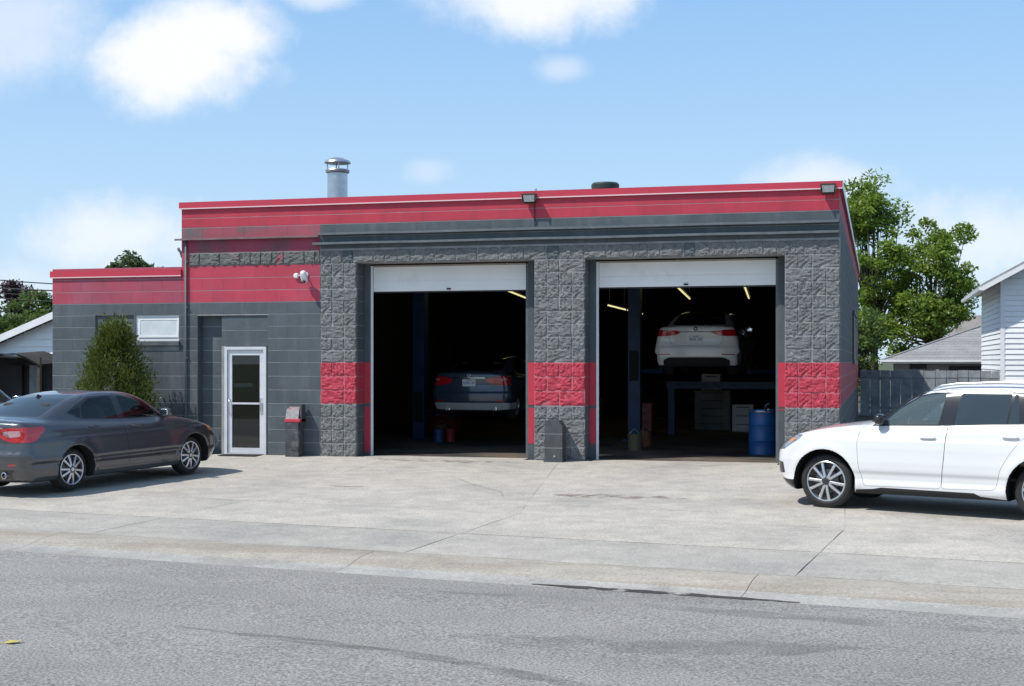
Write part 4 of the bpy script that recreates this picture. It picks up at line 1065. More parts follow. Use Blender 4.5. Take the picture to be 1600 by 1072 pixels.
SEDAN = dict(wb=2.66, rw=.318, ra=.372, rim=.228, style='ten', track=.80, zb=.185, zmax=1.56, xmin=-1.25, xmax=3.75, crown=.05, bowf=.42, bowr=.20, bow=.30, xc=.95, xcowl=2.35, zbelt=1.0, xrear=-.30, xfront=2.75,
    low=[(-1.2, 1.04), (-1.0, 1.105), (-.8, 1.115), (-.5, 1.10), (0, 1.07), (.7, 1.03), (1.5, 1.01), (2.05, 1.04), (2.35, 1.02), (2.7, .96), (3.0, .88), (3.25, .78), (3.45, .68), (3.65, .56)],
    roof=[(-1.1, .92), (-.85, 1.02), (-.6, 1.12), (-.2, 1.275), (.15, 1.385), (.5, 1.44), (.9, 1.462), (1.25, 1.455), (1.5, 1.425), (1.79, 1.345), (2.1, 1.175), (2.35, 1.02), (2.6, .86)],
    nose=[(.15, 3.40), (.3, 3.52), (.45, 3.60), (.6, 3.60), (.75, 3.53), (.9, 3.35), (1.1, 3.1)], tail=[(.15, -.95), (.3, -1.03), (.42, -1.10), (.60, -1.115), (.66, -1.09), (.8, -1.075), (1.0, -1.09), (1.06, -1.10), (1.12, -1.06), (1.3, -.8)],
    side=[(.15, -.075), (.26, -.03), (.34, -.012), (.40, -.010), (.43, -.018), (.5, -.012), (.62, .0), (.74, -.003), (.80, -.012), (.83, -.024), (.92, -.038), (1.0, -.06), (1.1, -.10), (1.2, -.16)],
    plan=[(-1.2, .86), (-.9, .90), (-.5, .918), (0, .923), (1.3, .925), (2.6, .918), (3.0, .90), (3.3, .86), (3.6, .80)],
    cabin=[(.8, .86), (.95, .815), (1.05, .785), (1.2, .725), (1.35, .655), (1.45, .60), (1.6, .5)],
    front_door=rnd([(1.13, .30), (2.16, .285), (2.27, .62), (2.22, .93), (2.05, 1.035), (1.66, 1.33), (1.45, 1.395), (1.055, 1.42), (1.025, 1.0)], .05, 3),
    rear_door=rnd([(.48, .31), (1.13, .30), (1.025, 1.0), (1.055, 1.42), (.50, 1.415), (.22, 1.30), (.10, 1.08), (.30, .74), (.36, .50)], .05, 3),
    window_front=rnd([(1.135, 1.035), (1.96, 1.02), (1.66, 1.26), (1.46, 1.345), (1.12, 1.378)], .025, 3), window_rear=rnd([(.25, 1.07), (1.0, 1.04), (.97, 1.378), (.53, 1.36), (.30, 1.255)], .025, 3),
    quarter=rnd([(.015, 1.165), (.225, 1.072), (.27, 1.245), (.21, 1.235)], .02, 3), trim=rnd([(-.03, 1.165), (.22, 1.052), (1.0, 1.02), (2.03, 1.003), (1.68, 1.285), (1.47, 1.366), (1.1, 1.398), (.52, 1.385), (.22, 1.275)], .03, 3),
    mould=[(.48, .405), (2.18, .375), (2.18, .425), (.5, .455)],
    trunk=rnd([(-.60, 1.5), (-.60, .98), (-.56, .74), (-.50, .685), (.50, .685), (.56, .74), (.60, .98), (.60, 1.5)], .03, 2), taillight=rnd([(.42, .935), (.52, .985), (.80, 1.0), (1.1, .985), (1.1, .78), (.62, .785), (.47, .84)], .05, 4), tail_inner=rnd([(.50, .925), (.56, .945), (.78, .952), (.78, .870), (.60, .852), (.52, .880)], .03, 3),
    tail_side=[(-1.4, 1.3), (-.70, 1.3), (-.60, .985), (-.56, .965), (-.76, .80), (-1.4, .70)], rear_glass=rnd([(-.60, 1.125), (.60, 1.125), (.50, 1.40), (.44, 1.415), (-.44, 1.415), (-.50, 1.40)], .04, 3),
    rear_low=rnd([(-.70, .39), (.70, .39), (.60, .30), (.66, .1), (-.66, .1), (-.60, .30)], .03, 2), reflector=[(.60, .445), (.72, .45), (.72, .47), (.60, .465)], windshield=rnd([(-.74, 1.05), (.74, 1.05), (.56, 1.40), (-.56, 1.40)], .05, 3), hood=rnd([(2.36, -.72), (3.35, -.62), (3.46, 0), (3.35, .62), (2.36, .72)], .05, 3),
    head=rnd([(2.98, .84), (3.55, .70), (3.60, .60), (3.2, .66), (3.02, .74)], .03, 3), head_amber=[(2.98, .84), (3.12, .81), (3.10, .70), (3.02, .74)], handles=[('front_door', 1.28, .90), ('rear_door', .40, .945)], mirror=(2.02, 1.05), seatx=1.15, seatz=.55, plate=.86)
def spec(base, **kw):
    d = dict(base); d.update(kw); return d
sed_paint = paint('charcoal_paint', (.078, .081, .090), .30, metal=.55, flake=.10)
GREYCAR = spec(SEDAN, plate=.0, glass_back=glass('sky_tint_glass', (.24, .26, .27), body=.15, dark=(.10, .12, .14), ior=2.3), cup_m=m_trim, handle_m=sed_paint, mould_m=mat('dark_moulding', (.03, .03, .033), .35, world=False, coat=.4)); GREYCAR.pop('plate')
import time as _t
HS = R(77.8)
def wheel_pose(near_rear, heading, track, rw_):
    # near-side rear tyre contact -> car origin (rear axle centre on the ground); side -1 = right side near
    return near_rear
def put_right(c, hd, S):   # c: ground contact of the near (right) rear tyre outer face
    n = (-math.sin(hd), math.cos(hd)); k = S['track']; return (c[0]+n[0]*k, c[1]+n[1]*k)
o = put_right((-5.107, -6.468), HS, SEDAN)
grey, Fg, _ = build_car(GREYCAR, 'parked_sedan', 'charcoal grey sedan parked nose-in by the entrance, seen from behind', sed_paint, o, HS, z=lotz(-5.2)-.0)
grey.rotation_euler = (0, -math.atan(.0195), HS)
# sedan extras
an = MB().add([(.0, -.022, 0), (.20, -.002, 0), (.20, .002, 0), (.0, .022, 0), (.02, 0, .062)], [(0,1,4),(1,2,4),(2,3,4),(3,0,4)])
an.build('antenna_fin', m_trim, grey, loc=(.10, 0, 1.37))
for sy in (-.52, .52):
    x = root_x(Fg, sy, .30, 0, -1.3); MB().lathe([(.045, .02), (.05, -.06), (.04, -.062), (.036, .0)], 18, 'x', c=(x+.005, sy, .305)).build('exhaust_tip', m_chrome, grey, smooth='auto')
x = root_x(Fg, 0, 1.05, 0, -1.3); MB().box(x-.012, x+.004, -.56, .56, .985, 1.0).build('trunk_trim', m_chrome, grey)

# white crossover at the right
m_wpaint = paint('white_paint', (.70, .70, .70), .35, flake=0.)
SUVS = dict(wb=2.78, rw=.362, ra=.435, rim=.262, style='v', track=.815, zb=.23, zmax=1.80, xmin=-1.10, xmax=3.85, crown=.05, bowf=.38, bowr=.18, bow=.26, xc=1.0, xcowl=2.45, zbelt=1.10, xrear=-.45, xfront=2.95,
    low=[(-1.0, 1.12), (-.5, 1.20), (0, 1.20), (.6, 1.18), (1.3, 1.15), (2.0, 1.135), (2.3, 1.165), (2.6, 1.135), (2.9, 1.09), (3.2, 1.015), (3.4, .93), (3.55, .83), (3.7, .70), (3.8, .6)],
    roof=[(-1.05, 1.05), (-.92, 1.35), (-.75, 1.53), (-.45, 1.625), (0, 1.665), (.5, 1.685), (1.0, 1.68), (1.3, 1.65), (1.6, 1.575), (1.9, 1.43), (2.2, 1.24), (2.4, 1.12), (2.7, .92)],
    nose=[(.2, 3.50), (.35, 3.62), (.5, 3.68), (.7, 3.69), (.85, 3.64), (1.0, 3.5), (1.2, 3.2)], tail=[(.2, -.80), (.35, -.90), (.5, -.96), (.7, -.97), (.9, -.94), (1.2, -.93), (1.4, -.86), (1.7, -.6)],
    side=[(.2, -.06), (.30, -.02), (.36, -.010), (.42, -.028), (.50, -.022), (.66, .0), (.82, -.004), (.93, -.014), (.97, -.030), (1.08, -.045), (1.15, -.07), (1.25, -.11)],
    plan=[(-1.0, .86), (-.7, .905), (-.2, .925), (.8, .93), (2.7, .925), (3.1, .905), (3.4, .86), (3.7, .80)], cabin=[(.9, .86), (1.08, .83), (1.2, .80), (1.35, .755), (1.5, .70), (1.62, .64), (1.75, .55)],
    front_door=rnd([(1.235, .345), (2.235, .335), (2.31, .62), (2.33, .90), (2.29, 1.08), (2.12, 1.165), (1.80, 1.43), (1.52, 1.57), (1.215, 1.60), (1.165, 1.10), (1.195, .7)], .05, 3),
    rear_door=rnd([(.56, .36), (1.235, .345), (1.195, .7), (1.165, 1.10), (1.215, 1.60), (.50, 1.60), (.30, 1.55), (.12, 1.13), (.36, .86), (.50, .62)], .06, 3),
    window_front=rnd([(1.29, 1.155), (2.03, 1.135), (1.80, 1.345), (1.55, 1.50), (1.40, 1.535), (1.22, 1.545)], .025, 3), window_rear=rnd([(.46, 1.18), (1.09, 1.16), (1.03, 1.55), (.41, 1.55)], .02, 3), quarter=rnd([(.30, 1.19), (.43, 1.182), (.375, 1.548), (.33, 1.54)], .02, 3),
    trim=rnd([(-.2, 1.25), (.2, 1.175), (1.2, 1.135), (2.17, 1.115), (1.82, 1.365), (1.56, 1.522), (1.38, 1.557), (.3, 1.568), (-.05, 1.52)], .03, 3), skirt=[(.45, .21), (.52, .255), (.74, .275), (.82, .315), (2.0, .325), (2.12, .30), (2.34, .285), (2.36, .2), (.45, .15)],
    trunk=rnd([(-.62, 1.75), (-.64, .9), (-.6, .66), (.6, .66), (.64, .9), (.62, 1.75)], .04, 2), taillight=rnd([(.52, 1.12), (1.1, 1.14), (1.1, .90), (.58, .92)], .04, 3), tail_side=[(-1.4, 1.3), (-.64, 1.3), (-.60, 1.09), (-.66, .85), (-1.4, .85)], rear_glass=rnd([(-.60, 1.2), (.60, 1.2), (.50, 1.55), (-.50, 1.55)], .05, 3), rear_low=[(-.9, .45), (.9, .45), (.9, .1), (-.9, .1)],
    windshield=rnd([(-.78, 1.16), (.78, 1.16), (.60, 1.60), (-.60, 1.60)], .05, 3), hood=rnd([(2.36, -.76), (3.35, -.62), (3.50, 0), (3.35, .62), (2.36, .76)], .05, 3),
    head=rnd([(3.09, .975), (3.12, .93), (3.36, .775), (3.8, .74), (3.8, .95), (3.36, .965)], .02, 3), head_amber=rnd([(3.17, .932), (3.27, .868), (3.30, .885), (3.24, .93)], .01, 3), fog=rnd([(3.36, .45), (3.385, .60), (3.8, .64), (3.8, .43)], .02, 2), lip=[(3.1, .375), (3.3, .37), (3.8, .44), (3.8, .1), (3.1, .1)], grille=rnd([(-.5, .92), (.5, .92), (.42, .62), (-.42, .62)], .05, 3),
    handles=[('front_door', 1.40, .985), ('rear_door', .38, 1.02)], mirror=(2.05, 1.185), seatx=1.22, seatz=.72, plate=.78, handle_m=m_wpaint, cup_m=m_wpaint, mirror_m=m_trim, mirror_glass=m_trim, seat_m=mat('beige_seat', (.42, .37, .29), .7, world=False, var=.1), glass=glass('sky_veil_glass', (.88, .95, .95), body=.22, dark=(.27, .38, .41)), glass_rear=glass('privacy_glass', (.05, .06, .07), body=.5, dark=(.07, .10, .125)))  # front windows: pale teal diffuse colour stands in for sky brightness in the glass
HV = R(180-19.4)
n_ = (math.sin(HV), -math.cos(HV))    # towards the right side of the car
fc_ = (5.876+.02, -5.943)             # near front tyre contact
oo = (fc_[0]-math.cos(HV)*2.78+n_[0]*.86, fc_[1]-math.sin(HV)*2.78+n_[1]*.86)
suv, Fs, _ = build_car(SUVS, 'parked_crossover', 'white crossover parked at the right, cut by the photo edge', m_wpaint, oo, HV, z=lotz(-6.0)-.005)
for sy in (-1, 1):
    pts = [(x, sy*.63, z) for x, z in ((1.42, 1.60), (1.30, 1.645), (1.1, 1.672), (.6, 1.69), (.1, 1.683), (-.4, 1.645), (-.55, 1.60))]
    MB().tube(pts, [.010, .016, .018, .018, .018, .016, .01], 8).build('roof_rail', m_alu, suv, smooth=True)
MB().blob((.98, .3, 1.46), (.03, .11, .035), 3).build('rear_view_mirror', m_trim, suv, smooth=True)
# ------------------------------------------------------------------ vegetation
def leaf_mat(name, col, col2, tr=.35):
    m = bpy.data.materials.new(name); m.use_nodes = True; t = m.node_tree; t.nodes.clear()
    g = N(t, 'ShaderNodeNewGeometry'); n = N(t, 'ShaderNodeTexNoise', i_Scale=.9, i_Detail=3.); L(t, g.outputs['Position'], n.inputs['Vector'])
    ad = N(t, 'ShaderNodeMath', operation='MULTIPLY_ADD', n_1=.5); L(t, g.outputs['Random Per Island'], ad.inputs[0]); 
    ml = N(t, 'ShaderNodeMath', operation='MULTIPLY', n_1=.5); L(t, n.outputs['Fac'], ml.inputs[0]); L(t, ml.outputs[0], ad.inputs[2])
    mx = N(t, 'ShaderNodeMix', data_type='RGBA'); L(t, ad.outputs[0], mx.inputs[0]); mx.inputs[6].default_value = (*col, 1); mx.inputs[7].default_value = (*col2, 1)
    d = N(t, 'ShaderNodeBsdfPrincipled', i_Roughness=.5); L(t, mx.outputs[2], d.inputs['Base Color'])
    tl = N(t, 'ShaderNodeBsdfTranslucent'); L(t, mx.outputs[2], tl.inputs[0])
    ms = N(t, 'ShaderNodeMixShader', n_0=tr); L(t, d.outputs[0], ms.inputs[1]); L(t, tl.outputs[0], ms.inputs[2])
    o = N(t, 'ShaderNodeOutputMaterial'); L(t, ms.outputs[0], o.inputs[0]); return m
m_bark = mat('bark', (.075, .058, .042), .9, var=.25, vscale=8, bump=.01, bscale=25)
def leaves_mesh(name, C, D, U, ln, wd):
    # one folded diamond leaf per row: centre, long axis, flat axis
    n = len(C); W_ = np.cross(D, U); W_ /= np.linalg.norm(W_, axis=1)[:, None]+1e-9; Nm = np.cross(W_, D)
    ln = ln[:, None]; wd = wd[:, None]
    V = np.stack([C-D*ln*.5, C+W_*wd*.5+Nm*wd*.12, C+D*ln*.5, C-W_*wd*.5+Nm*wd*.12], 1).reshape(-1, 3)
    Fq = np.arange(4*n).reshape(-1, 4)
    me = bpy.data.meshes.new(name); me.vertices.add(4*n); me.vertices.foreach_set('co', V.ravel()); me.loops.add(4*n); me.loops.foreach_set('vertex_index', Fq.ravel().astype(np.int32))
    me.polygons.add(n); me.polygons.foreach_set('loop_start', np.arange(0, 4*n, 4, dtype=np.int32)); me.polygons.foreach_set('loop_total', np.full(n, 4, np.int32)); me.update(); me.validate()
    return me
def unit(a): return a/(np.linalg.norm(a, axis=1)[:, None]+1e-9)
def make_tree(name, label, loc, lobes, clumps, per, leaf, lm, seed, trunk_r=.16, group=None, fork=.35, droop=.3):
    """lobes: (x, y, z, rx, ry, rz) ellipsoids relative to the foot; foliage clumps sit in their outer halves"""
    rng = np.random.RandomState(seed); t = thing(name, label, 'tree', loc, 0, group)
    vol = np.array([l[3]*l[4]*l[5] for l in lobes]); pick = rng.choice(len(lobes), clumps, p=vol/vol.sum())
    d = unit(rng.normal(size=(clumps, 3))); r = rng.uniform(.35, 1.05, clumps)**.6
    Lb = np.array(lobes); cen = Lb[pick, :3]+d*Lb[pick, 3:]*r[:, None]
    zt = max(l[2] for l in lobes); base = np.array([0, 0, zt*fork])
    br = MB(); br.tube([(0, 0, -.3), (.03, 0, base[2]*.5), tuple(base), (lobes[0][0]*.6, lobes[0][1]*.6, zt*.8)], [trunk_r*1.2, trunk_r, trunk_r*.8, trunk_r*.3], 9)
    for k in range(0, clumps, max(1, clumps//40)):
        a = base+(cen[k]-base)*.0; mid = base*.45+cen[k]*.55+rng.normal(size=3)*.12; mid[2] -= .1
        br.tube([tuple(base+np.array([0, 0, rng.uniform(-.2, .5)*base[2]*.5])), tuple(mid), tuple(cen[k])], [trunk_r*.35, trunk_r*.18, trunk_r*.06], 5)
    br.build('trunk', m_bark, t, smooth=True)
    size = rng.uniform(.6, 1.25, clumps)*per[1]
    idx = np.repeat(np.arange(clumps), per[0]); n = len(idx)
    off = unit(rng.normal(size=(n, 3)))*(rng.rand(n)**.45)[:, None]*size[idx][:, None]*np.array([1, 1, .62])
    C = cen[idx]+off; C[:, 2] -= (np.hypot(off[:, 0], off[:, 1])**2)*droop
    D = unit(off*np.array([1, 1, .5])+rng.normal(size=(n, 3))*.5*size[idx][:, None]); U = unit(np.array([0, 0, 1.])+rng.normal(size=(n, 3))*.55)
    me = leaves_mesh('crown', C, D, U, leaf*rng.uniform(.7, 1.3, n), leaf*.55*rng.uniform(.7, 1.3, n))
    mesh_obj('crown', me, lm, t)
    return t
lm_green = leaf_mat('leaf_green', (.13, .22, .035), (.30, .40, .07), .55)
lm_mid = leaf_mat('leaf_mid', (.08, .14, .03), (.16, .23, .055), .4)
lm_dark = leaf_mat('leaf_dark', (.055, .09, .03), (.10, .14, .045), .3)
lm_purple = leaf_mat('leaf_purple', (.05, .028, .045), (.085, .05, .06), .25)
lm_cedar = leaf_mat('cedar_leaf', (.05, .085, .012), (.16, .19, .03), .25)
make_tree('leafy_tree', 'bright green tree right of the garage, tallest behind the side wall', (6.4, 46.3, -.4), [(0, 0, 7.4, 1.9, 2.0, 3.8), (-.4, 0, 9.6, 1.2, 1.2, 2.0), (.6, 0, 4.6, 1.9, 1.8, 2.2)], 95, (150, .72), .23, lm_green, 3, .2, 'trees behind the fence')
make_tree('leafy_tree', 'broad bright green tree beside the small hip-roofed garage', (9.1, 45.3, -.4), [(0, 0, 6.0, 2.0, 1.9, 2.5), (.9, 0, 7.4, 1.6, 1.5, 1.5), (-.4, 0, 8.2, 1.0, 1.1, 1.5), (-.8, 0, 4.0, 1.6, 1.5, 1.6)], 100, (150, .70), .22, lm_green, 5, .18, 'trees behind the fence')
make_tree('low_shrub_tree', 'low green tree between the shop side wall and the hip roof', (5.6, 39.0, -.3), [(0, 0, 2.2, 1.0, 1.2, 1.8), (.3, .5, 3.4, .8, 1.0, 1.2)], 46, (130, .5), .18, lm_mid, 9, .1)
make_tree('distant_tree', 'dark rounded tree top showing above the low wing', (-25.05, 29.1, -.3), [(0, 0, 5.5, 1.45, 1.5, 1.35), (-.6, 0, 5.3, 1.0, 1.2, 1.0), (.7, 0, 5.3, 1.0, 1.1, 1.0)], 95, (130, .42), .20, lm_dark, 21, .18)
make_tree('distant_tree', 'green pointed tree behind the white shed', (-34.6, 44.0, -.3), [(0, 0, 4.6, 2.2, 2.0, 1.6), (0, 0, 6.3, 1.0, 1.0, 1.6)], 60, (130, .62), .24, lm_mid, 22, .2)
make_tree('distant_tree', 'dense green tree at the left edge above the shed roof', (-38.4, 41.0, -.3), [(0, 0, 4.0, 2.3, 2.0, 1.9), (1.2, 0, 3.6, 1.6, 1.5, 1.4)], 60, (130, .6), .24, lm_mid, 23, .2)
make_tree('distant_tree', 'purple-leaved tree cut by the left edge', (-41.6, 44.0, -.3), [(0, 0, 5.2, 1.2, 1.2, 2.3)], 36, (120, .6), .24, lm_purple, 24, .15)
make_tree('distant_tree', 'thin green tree with bare twigs next to the wing', (-29.0, 40.0, -.3), [(0, 0, 4.6, .8, .9, 1.4), (-.9, 0, 3.6, 1.0, .9, .8)], 22, (90, .45), .2, lm_dark, 25, .12)
# the cone-shaped cedar in front of the wing
def cedar():
    rng = np.random.RandomState(4); t = thing('cedar_shrub', 'cone-shaped green cedar standing against the low wing', 'shrub', (-7.70, -.98, -.03))
    MB().tube([(0, 0, 0), (.02, 0, .9), (0, .02, 2.2)], [.07, .05, .012], 7).build('trunk', m_bark, t, smooth=True)
    prof = curve([(0, .50), (.35, .70), (.8, .73), (1.3, .64), (1.8, .44), (2.2, .24), (2.5, .10), (2.68, .02)])
    C = []; D = []; S_ = []
    for k in range(900):                       # upright sprays
        z = 2.5*(1-rng.rand()**.8)*.98+.03; a = rng.uniform(0, 2*math.pi); lob = 1+.10*math.sin(3*a+1.)+.08*math.sin(5*a+z*3)
        r = float(prof(z))*lob*rng.uniform(.6, 1.0); c = np.array([r*math.cos(a), r*math.sin(a), z])
        m = 34; ax = np.array([math.cos(a)*.38, math.sin(a)*.38, 1.]); ax /= np.linalg.norm(ax)
        s = rng.rand(m)*.34-.08; fan = rng.normal(size=(m, 3))*.055
        C.append(c+ax*s[:, None]+fan); D.append(unit(ax+fan*9)); S_.append(np.full(m, 1.))
    for (x, y, h) in ((.0, 0, 2.80), (-.18, .05, 2.62), (.12, -.04, 2.74), (.22, .05, 2.45), (-.08, -.08, 2.55)):
        m = 60; s = rng.rand(m); ax = np.array([0, 0, 1.]); C.append(np.array([x, y, h-.5])+ax*(s*.5)[:, None]+rng.normal(size=(m, 3))*(.055*(1.1-s))[:, None]); D.append(unit(ax+rng.normal(size=(m, 3))*.35)); S_.append(np.full(m, 1.))
    C = np.concatenate(C); D = np.concatenate(D); n = len(C)
    me = leaves_mesh('foliage', C, D, unit(rng.normal(size=(n, 3))), rng.uniform(.05, .09, n), rng.uniform(.018, .032, n)); mesh_obj('foliage', me, lm_cedar, t)
cedar()
# ------------------------------------------------------------------ neighbours on the right: board fence, hip-roofed garage, white house
m_wood = mat('weathered_board', (.22, .24, .26), .85, var=.25, vscale=4, bump=.003, bscale=30, col2=(.34, .355, .37), c2scale=3, c2lo=.55, c2hi=.75, rand=.14, stretch=((6, 6, .8), 0))
fence = thing('board_fence', 'weathered grey board fence behind the white crossover', 'fence', (6.0, 23.5, -.1))
fd = R(-13.7)
random.seed(31)
def frot(mb):
    c, s = math.cos(fd), math.sin(fd); mb.v = [(x*c-y*s, x*s+y*c, z) for (x, y, z) in mb.v]; return mb
xx = 0
while xx < 7.6:
    w = random.choice((.34, .36, .38)); h = 1.62+random.uniform(-.015, .02); ty = random.uniform(-.01, .01)
    frot(MB().bbox(xx+.012, xx+w-.012, -.012+ty, .014+ty, 0, h-.26, .004)).build('board', m_wood, fence)
    frot(MB().bbox(xx+.006, xx+w-.006, -.010-ty, .012-ty, h-.24, h, .004)).build('top_board', m_wood, fence); xx += w
frot(MB().box(0, xx, .02, .07, 1.30, 1.39)).build('rail', m_wood, fence); frot(MB().box(0, xx, .02, .07, .3, .39)).build('rail', m_wood, fence)
for x in (0.05, 2.5, 5.0, 7.4): frot(MB().box(x, x+.1, .07, .17, 0, 1.66)).build('post', m_wood, fence)
m_shin = mat('shingles', (.27, .265, .26), .9, var=.12, vscale=1.5, bump=.004, bscale=30, rand=.10, speck=.18, sscale=14)
m_shinb = mat('brown_shingles', (.24, .215, .20), .9, var=.15, vscale=1.5, rand=.1)
m_eave = mat('white_eave', (.86, .86, .85), .5, var=.06, vscale=2)
m_sid = mat('white_siding', (.88, .88, .87), .55, var=.05, vscale=1.5, rand=.03)
m_sidg = mat('grey_siding', (.26, .26, .25), .8, var=.15, vscale=2)
gar = thing('neighbour_garage', 'small garage with a grey shingled hip roof behind the fence', 'building', (0, 0, 0))
gx0, gx1, gy0, gy1, ez = 7.3, 15.4, 36.2, 43.4, 1.86
MB().box(gx0, gx1, gy0, gy1, -.4, ez-.05).build('wall', m_sidg, gar)
MB().box(gx0+2.2, gx0+4.1, gy0-.04, gy0+.02, 1.0, 1.62).build('window', m_black, gar); MB().box(gx0+.6, gx0+1.3, gy0-.04, gy0+.02, 1.5, 1.7).build('window', m_black, gar)
ex0, ex1, ey0, ey1, rx0, rx1, ry, rzz = gx0-.55, gx1+.5, gy0-.5, gy1+.5, 11.0, 12.0, 39.8, 3.36
rf = MB().add([(ex0, ey0, ez), (ex1, ey0, ez), (ex1, ey1, ez), (ex0, ey1, ez), (rx0, ry, rzz), (rx1, ry, rzz)], [(0,1,5,4),(1,2,5),(2,3,4,5),(3,0,4),(3,2,1,0)]).build('roof', m_shin, gar)
for k in range(1, 13):           # shingle courses on the two slopes in view
    f0, f1 = k/13-.0, k/13+.006; lerp3 = lambda a, b, f: tuple(a[i]+(b[i]-a[i])*f for i in range(3))
    A, B, Cc, Dd = (ex0, ey0, ez), (ex1, ey0, ez), (rx1, ry, rzz), (rx0, ry, rzz)
    p0, p1, p2, p3 = lerp3(A, Dd, f0-1/13), lerp3(B, Cc, f0-1/13), lerp3(B, Cc, f0), lerp3(A, Dd, f0)
    up_ = lambda p, d: (p[0], p[1]-.0, p[2]+d)
    MB().add([up_(p0, .020), up_(p1, .020), up_(p2, .008), up_(p3, .008), up_(p0, .002), up_(p1, .002)], [(0,1,2,3),(4,5,1,0)]).build('shingle_course', m_shin, rf)
MB().tube([(ex0, ey0, ez+.02), (rx0, ry, rzz+.03)], .05, 6).build('hip_cap', m_shin, rf)
MB().box(ex0-.02, ex1, ey0-.06, ey0, ez-.13, ez+.02).box(ex0-.06, ex0-.0, ey0-.06, ey1, ez-.13, ez+.02).build('fascia', m_eave, gar)
MB().box(ex0-.04, ex1, ey0-.16, ey0-.065, ez-.06, ez+.015).build('gutter', m_eave, gar)
MB().box(ex0, ex1, ey0, gy0, ez-.07, ez-.05).build('soffit', m_eave, gar)
fr_ = thing('far_house', 'brown shingled roof of a house far behind the hip-roofed garage', 'building', (13.4, 58, 0))
MB().box(-3, 6, 0, 6, -.4, 2.2).build('wall', m_sidg, fr_); MB().add([(-3.5, -.5, 2.1), (6.5, -.5, 2.1), (6.5, 6.5, 2.1), (-3.5, 6.5, 2.1), (-2.0, 3, 4.55), (5, 3, 4.55)], [(0,1,5,4),(1,2,5),(2,3,4,5),(3,0,4),(3,2,1,0)]).build('roof', m_shinb, fr_)
hs = thing('white_house', 'white clapboard house with a gable eave at the right edge', 'building', (0, 0, 0))
hx0, hx1, hy0, hy1, he = 10.43, 19.4, 22.0, 30.6, 4.45
MB().box(hx0+.03, hx1, hy0+.03, hy1, -.3, he).build('wall', m_sid, hs)
nb = 26; bh = (he+.02)/nb
apex = (hx0+hx1)/2; rise = 2.45
for k in range(nb):
    z0 = k*bh; z1 = z0+bh
    MB().add([(hx0+.09, hy0-.028, z0), (hx1, hy0-.028, z0), (hx1, hy0+.0, z1), (hx0+.09, hy0+.0, z1), (hx0+.09, hy0+.03, z0), (hx1, hy0+.03, z0)], [(0,1,2,3),(4,5,1,0)]).build('siding_board', m_sid, hs)
    MB().add([(hx0-.028, hy0+.09, z0), (hx0-.028, hy1, z0), (hx0, hy1, z1), (hx0, hy0+.09, z1), (hx0+.03, hy0+.09, z0), (hx0+.03, hy1, z0)], [(3,2,1,0),(0,1,5,4)]).build('siding_board', m_sid, hs)
MB().box(hx0-.035, hx0+.09, hy0-.035, hy0+.09, -.3, he).build('corner_board', m_eave, hs)
MB().prism([(hx0, he), (hx1, he), (apex, he+rise)], hy0+.02, hy1, 'y').build('gable_wall', m_sid, hs)
for k in range(6):
    z0 = he+.05+k*.25; xa = hx0+(z0-he)/rise*(apex-hx0); xb = hx1-(z0-he)/rise*(hx1-apex)
    MB().add([(xa, hy0-.01, z0), (xb, hy0-.01, z0), (xb-.3, hy0+.018, z0+.25), (xa+.3, hy0+.018, z0+.25)], [(0,1,2,3)]).build('gable_board', m_sid, hs)
ov = .62; sl_ = rise/(apex-hx0)
rf = MB()
for (xa, sg) in ((hx0, -1), (hx1, 1)):
    x_e = xa+sg*ov; z_e = he-.02-sl_*ov+.10
    rf.prism([(x_e, z_e), (apex, he+rise+.10), (apex, he+rise+.22), (x_e, z_e+.12)], hy0-.55, hy1+.4, 'y')
rf.build('roof', m_shin, hs)
for (xa, sg) in ((hx0, -1), (hx1, 1)):
    x_e = xa+sg*ov; z_e = he-.02-sl_*ov+.10
    MB().prism([(x_e, z_e-.12), (apex, he+rise-.02), (apex, he+rise+.14), (x_e, z_e+.04)], hy0-.60, hy0-.553, 'y').build('rake_board', m_eave, hs)
    MB().prism([(x_e, z_e-.06), (xa, he-.04), (xa, he-.02), (x_e, z_e-.03)], hy0-.55, hy1+.4, 'y').build('soffit', m_eave, hs)
x_e = hx0-ov; z_e = he-.02-sl_*ov+.10
MB().prism([(x_e-.12, z_e+.0), (x_e-.10, z_e-.10), (x_e-.002, z_e-.10), (x_e-.002, z_e+.02)], hy0-.6, hy1+.4, 'y').build('gutter', m_eave, hs)
hw = MB().box(hx0+1.02, hx0+1.10, hy0-.06, hy0+.05, .9, 3.62).box(hx0+2.3, hx0+2.38, hy0-.06, hy0+.05, .9, 3.62).box(hx0+1.1, hx0+2.3, hy0-.06, hy0+.05, 3.54, 3.62).box(hx0+1.1, hx0+2.3, hy0-.07, hy0+.05, .82, .9).box(hx0+1.1, hx0+2.3, hy0-.05, hy0+.03, 2.2, 2.26).build('window', m_eave, hs)
MB().box(hx0+1.1, hx0+2.3, hy0-.035, hy0+.02, .9, 3.54).build('pane', mat('house_pane', (.05, .055, .07), .08), hw)
